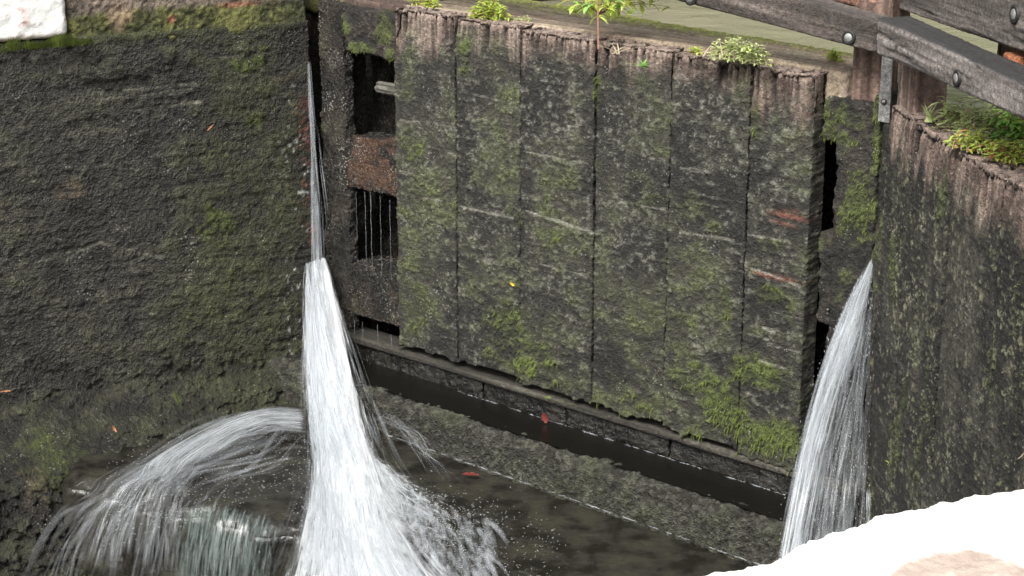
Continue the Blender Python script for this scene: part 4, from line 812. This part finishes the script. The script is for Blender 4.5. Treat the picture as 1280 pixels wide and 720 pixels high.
# --- splash thrown left over the shelf lip
jp = empty('waterfall', L1.P(1.9, .8, -2.43), 'fan of water spreading left over the rounded shelf beside the big jet', 'waterfall')
def fanpt(x, y, zz): return floorpt(x, y, zz)
def fall(p, q=1):
    o_ = np.array([-.95*q, -.55, 0]); sp_ = r.uniform(.7, 1.3); return [p, p+o_*.10*sp_-ZH*.04, p+o_*.20*sp_-ZH*.17, p+o_*.28*sp_-ZH*.38]
ls = []
for k in range(170):
    q = r.beta(1.5, .9)        # 0 near the jet, inner; 1 outermost
    x0, y0 = 392+r.normal(0, 3), 524+r.uniform(0, 1)*62*(1-q*.75)
    xm, ym = 330-70*q*q+r.normal(0, 10)+20*(1-q), 530+10*(1-q)+ (1-q)*42+r.normal(0, 6)
    xe, ye = 300-150*q+r.normal(0, 14), 574+22*q+(1-q)*25+r.normal(0, 7)
    xf, yf = xe-20-46*q+r.normal(0, 8), ye+70+r.uniform(0, 50)+22*q
    a = np.array([fanpt(x0, y0, -2.40), fanpt((x0+xm)/2, min(y0, ym)-4+6*(1-q), -2.375), fanpt(xm-12, ym+8, -2.385), fanpt(xe, ye, -2.41), *fall(fanpt(xe-26, ye+26, -2.425), q)])
    t0 = r.uniform(0, .75); t = np.linspace(t0, min(1, t0+r.uniform(.12, .42)), 20); ls.append((cr(a, t), r.uniform(.005, .024), r.uniform(.15, .9)*(1-.55*t0)))
strands(ls, 'mist', jp, 'water_strands', np.array([0, -.9, .4]))
def fallm(p, q=.2): o_ = np.array([-.95*q, -.55, 0]); return [p, p+o_*.10-ZH*.04, p+o_*.20-ZH*.17, p+o_*.28-ZH*.38]
def fan_curve(q, dz=0): return np.array([fanpt(392, 516+50*(1-q), -2.40+dz), fanpt(352-20*q, 514+45*(1-q), -2.375+dz), fanpt(318-55*q, 533+34*(1-q), -2.385+dz), fanpt(285-105*q, 578+14*(1-q), -2.412+dz), *[a+ZH*dz for a in fallm(fanpt(262-100*q, 602+14*(1-q), -2.425), q)]])
sheet(fan_curve(1.), fan_curve(.35), 50, 90, 'fan_veil', jp, 'water_sheet', .004, np.array([0, -.5, .8]), .014, 21, .25, 0, .06, .55)
sheet(fan_curve(.95), fan_curve(.0), 60, 90, 'jet_thin', jp, 'water_sheet', .018, np.array([0, -.5, .8]), .015, 25, .25, 0, .06, .1)
sheet(fan_curve(.9), fan_curve(.1), 50, 90, 'fan_veil', jp, 'water_sheet', .010, np.array([0, -.5, .8]), .016, 22, .3, 0, .06, .6)
# water slipping over the shelf lip between fan and jet
lipL = [np.array([floorpt(x, y, -2.43)+ZH*.006, *[a_ for a_ in fallm(floorpt(x, y+6, -2.43))[1:]]]) for x, y in ((205,622),(400,656))]
sheet(lipL[0], lipL[1], 60, 50, 'jet_teal', jp, 'water_sheet', .0, np.array([0, -.7, .6]), .015, 23, .3, 0, .3, .05)
n = 800; x = r.uniform(130, 400, n); y = 545+r.uniform(0, 150, n)*(.4+.6*(400-x)/270)
pts = np.array([floorpt(a, b, -2.43)+ZH*abs(r.normal(0, .03)) for a, b in zip(x, y)]); drops(pts, r.uniform(.0004, .0013, n), jp, 'droplets', np.stack([r.normal(-.6, .3, n), r.normal(-.3, .2, n), r.normal(-.1, .2, n)], -1))

# --- right fall out of the mitre gap
jr = empty('waterfall', L1.P(.15, .1, -2.28), 'silvery fall shooting left from the gap between the two gates', 'waterfall')
RL = P3(L1, [(1092,318,.0),(1069,362,.03),(1047,410,.06),(1027,465,.09),(1009,530,.13),(994,600,.20),(972,700,.36)])
RM = P3(L1, [(1094,322,.0),(1084,375,.03),(1070,430,.06),(1050,490,.09),(1030,560,.14),(1014,630,.22),(1002,710,.36)])
RR = P3(L1, [(1095,322,.0),(1094,375,.02),(1093,430,.03),(1092,490,.04),(1090,560,.07),(1088,630,.14),(1086,710,.30)])
sheet(RL, RM, 50, 90, 'jet_sheet', jr, 'water_sheet', .0, VW1, .015, 31, .16, 0, .03, .02); sheet(RL, RM, 50, 90, 'jet_veil', jr, 'water_sheet', .02, VW1, .02, 32, .2, 0, .03, .02)
sheet(RM, RR, 60, 90, 'jet_thin', jr, 'water_sheet', -.03, VW1, .02, 36, .3, 0, .03, .02); sheet(RM, RR, 60, 90, 'jet_thin', jr, 'water_sheet', -.02, VW1, .02, 33, .12, 0, .03, .02)
sheet(RL, P3(L1, [(1095,322,.0),(1092,375,.02),(1088,430,.04),(1070,490,.07),(1050,560,.11),(1034,630,.19),(1020,710,.33)]), 60, 90, 'jet_veil', jr, 'water_sheet', .01, VW1, .02, 34, .25, 0, .03, .02)
sheet(P3(L1, [(1083,590,.08),(1081,640,.15),(1079,710,.28)]), P3(L1, [(1096,590,.08),(1097,640,.15),(1098,710,.28)]), 14, 30, 'jet_veil', jr, 'water_sheet', .02, VW1, .02, 35, .45, 0, .35, .02)
ls = []
for k in range(200):
    s = r.beta(.8, 2.4)
    t0 = r.uniform(0, .75); t = np.linspace(t0, min(1, t0+r.uniform(.12, .4)), 18); P = cr(RL, t)*(1-s)+cr(RR, t)*s
    ls.append((P+VW1*r.uniform(-.01, .04), r.uniform(.003, .013)*(1-.5*s), r.uniform(.2, .9)))
strands(ls, 'mist', jr, 'water_strands', VW1)
n = 900; t = r.uniform(.1, 1, n); s = r.uniform(-.08, 1, n); P = cr(RL, t)*(1-s)[:, None]+cr(RR, t)*s[:, None]+VW1*r.uniform(-.02, .05, n)[:, None]
drops(P, r.uniform(.0005, .0016, n), jr, 'droplets')

def glintline(fr, o_, z_, u0, u1, label, seed):  # thin pale strips standing in for the glints along a water edge
    rr = np.random.default_rng(seed); ls = []; u = u0
    while u < u1:
        ln = rr.uniform(.01, .06); t = np.linspace(0, 1, 6)
        if rr.random() < .75: ls.append((np.array([fr.P(u+ln*a, o_+rr.normal(0, .0012), z_+rr.uniform(0, .002)) for a in t]), rr.uniform(.003, .007), rr.uniform(.4, 1.2)))
        u += ln*rr.uniform(.5, 1.1)
    tag(strands(ls, 'jet_strand', None, 'glint_line', np.array([0, -.8, .6])), label, 'foam', kind='stuff')
glintline(L1, .004, -2.279, .24, 1.62, 'broken white glint line, built as pale strips, where the wet board meets the ledge', 3)
glintline(L1, .215, -2.421, .10, 1.75, 'broken white glint line, built as pale strips, along the foot of the mossy step', 4)
# --- single drips in the paddle openings
for k, (x, y0, y1) in enumerate(((445, 240, 300), (456, 240, 338), (463, 240, 340), (475, 245, 345), (487, 250, 348), (443, 400, 470), (453, 402, 485), (472, 406, 492), (489, 418, 500))):
    V, Q = [], []; pts = [L1.P(L1.at(x, y0, -.02)[0]+.0012*math.sin(j*1.3+k), -.02, L1.at(x, y0, -.02)[1]+(L1.at(x, y1, -.02)[1]-L1.at(x, y0, -.02)[1])*j/14) for j in range(15)]
    tube(V, Q, pts, .0006+.0003*(k % 3), .0005, 5)
    nn = len(V); sec = 'upper paddle opening' if y0 < 300 else 'open gap under the lowest rail'
    od = ['leftmost', 'second', 'third', 'fourth', 'rightmost', 'leftmost', 'second', 'third', 'rightmost'][k]
    tag(mesh_obj('water_drip', np.array(V), np.array(Q), 'jet_strand', uv=np.stack([np.zeros(nn), np.repeat(np.linspace(0, 1, 15), 5)*3+k], -1), fade=np.full(nn, .8)), f'{od} thin thread of dripping water in the {"wet lower paddle opening" if y0 < 300 else sec}', 'drip', 'threads of dripping water')
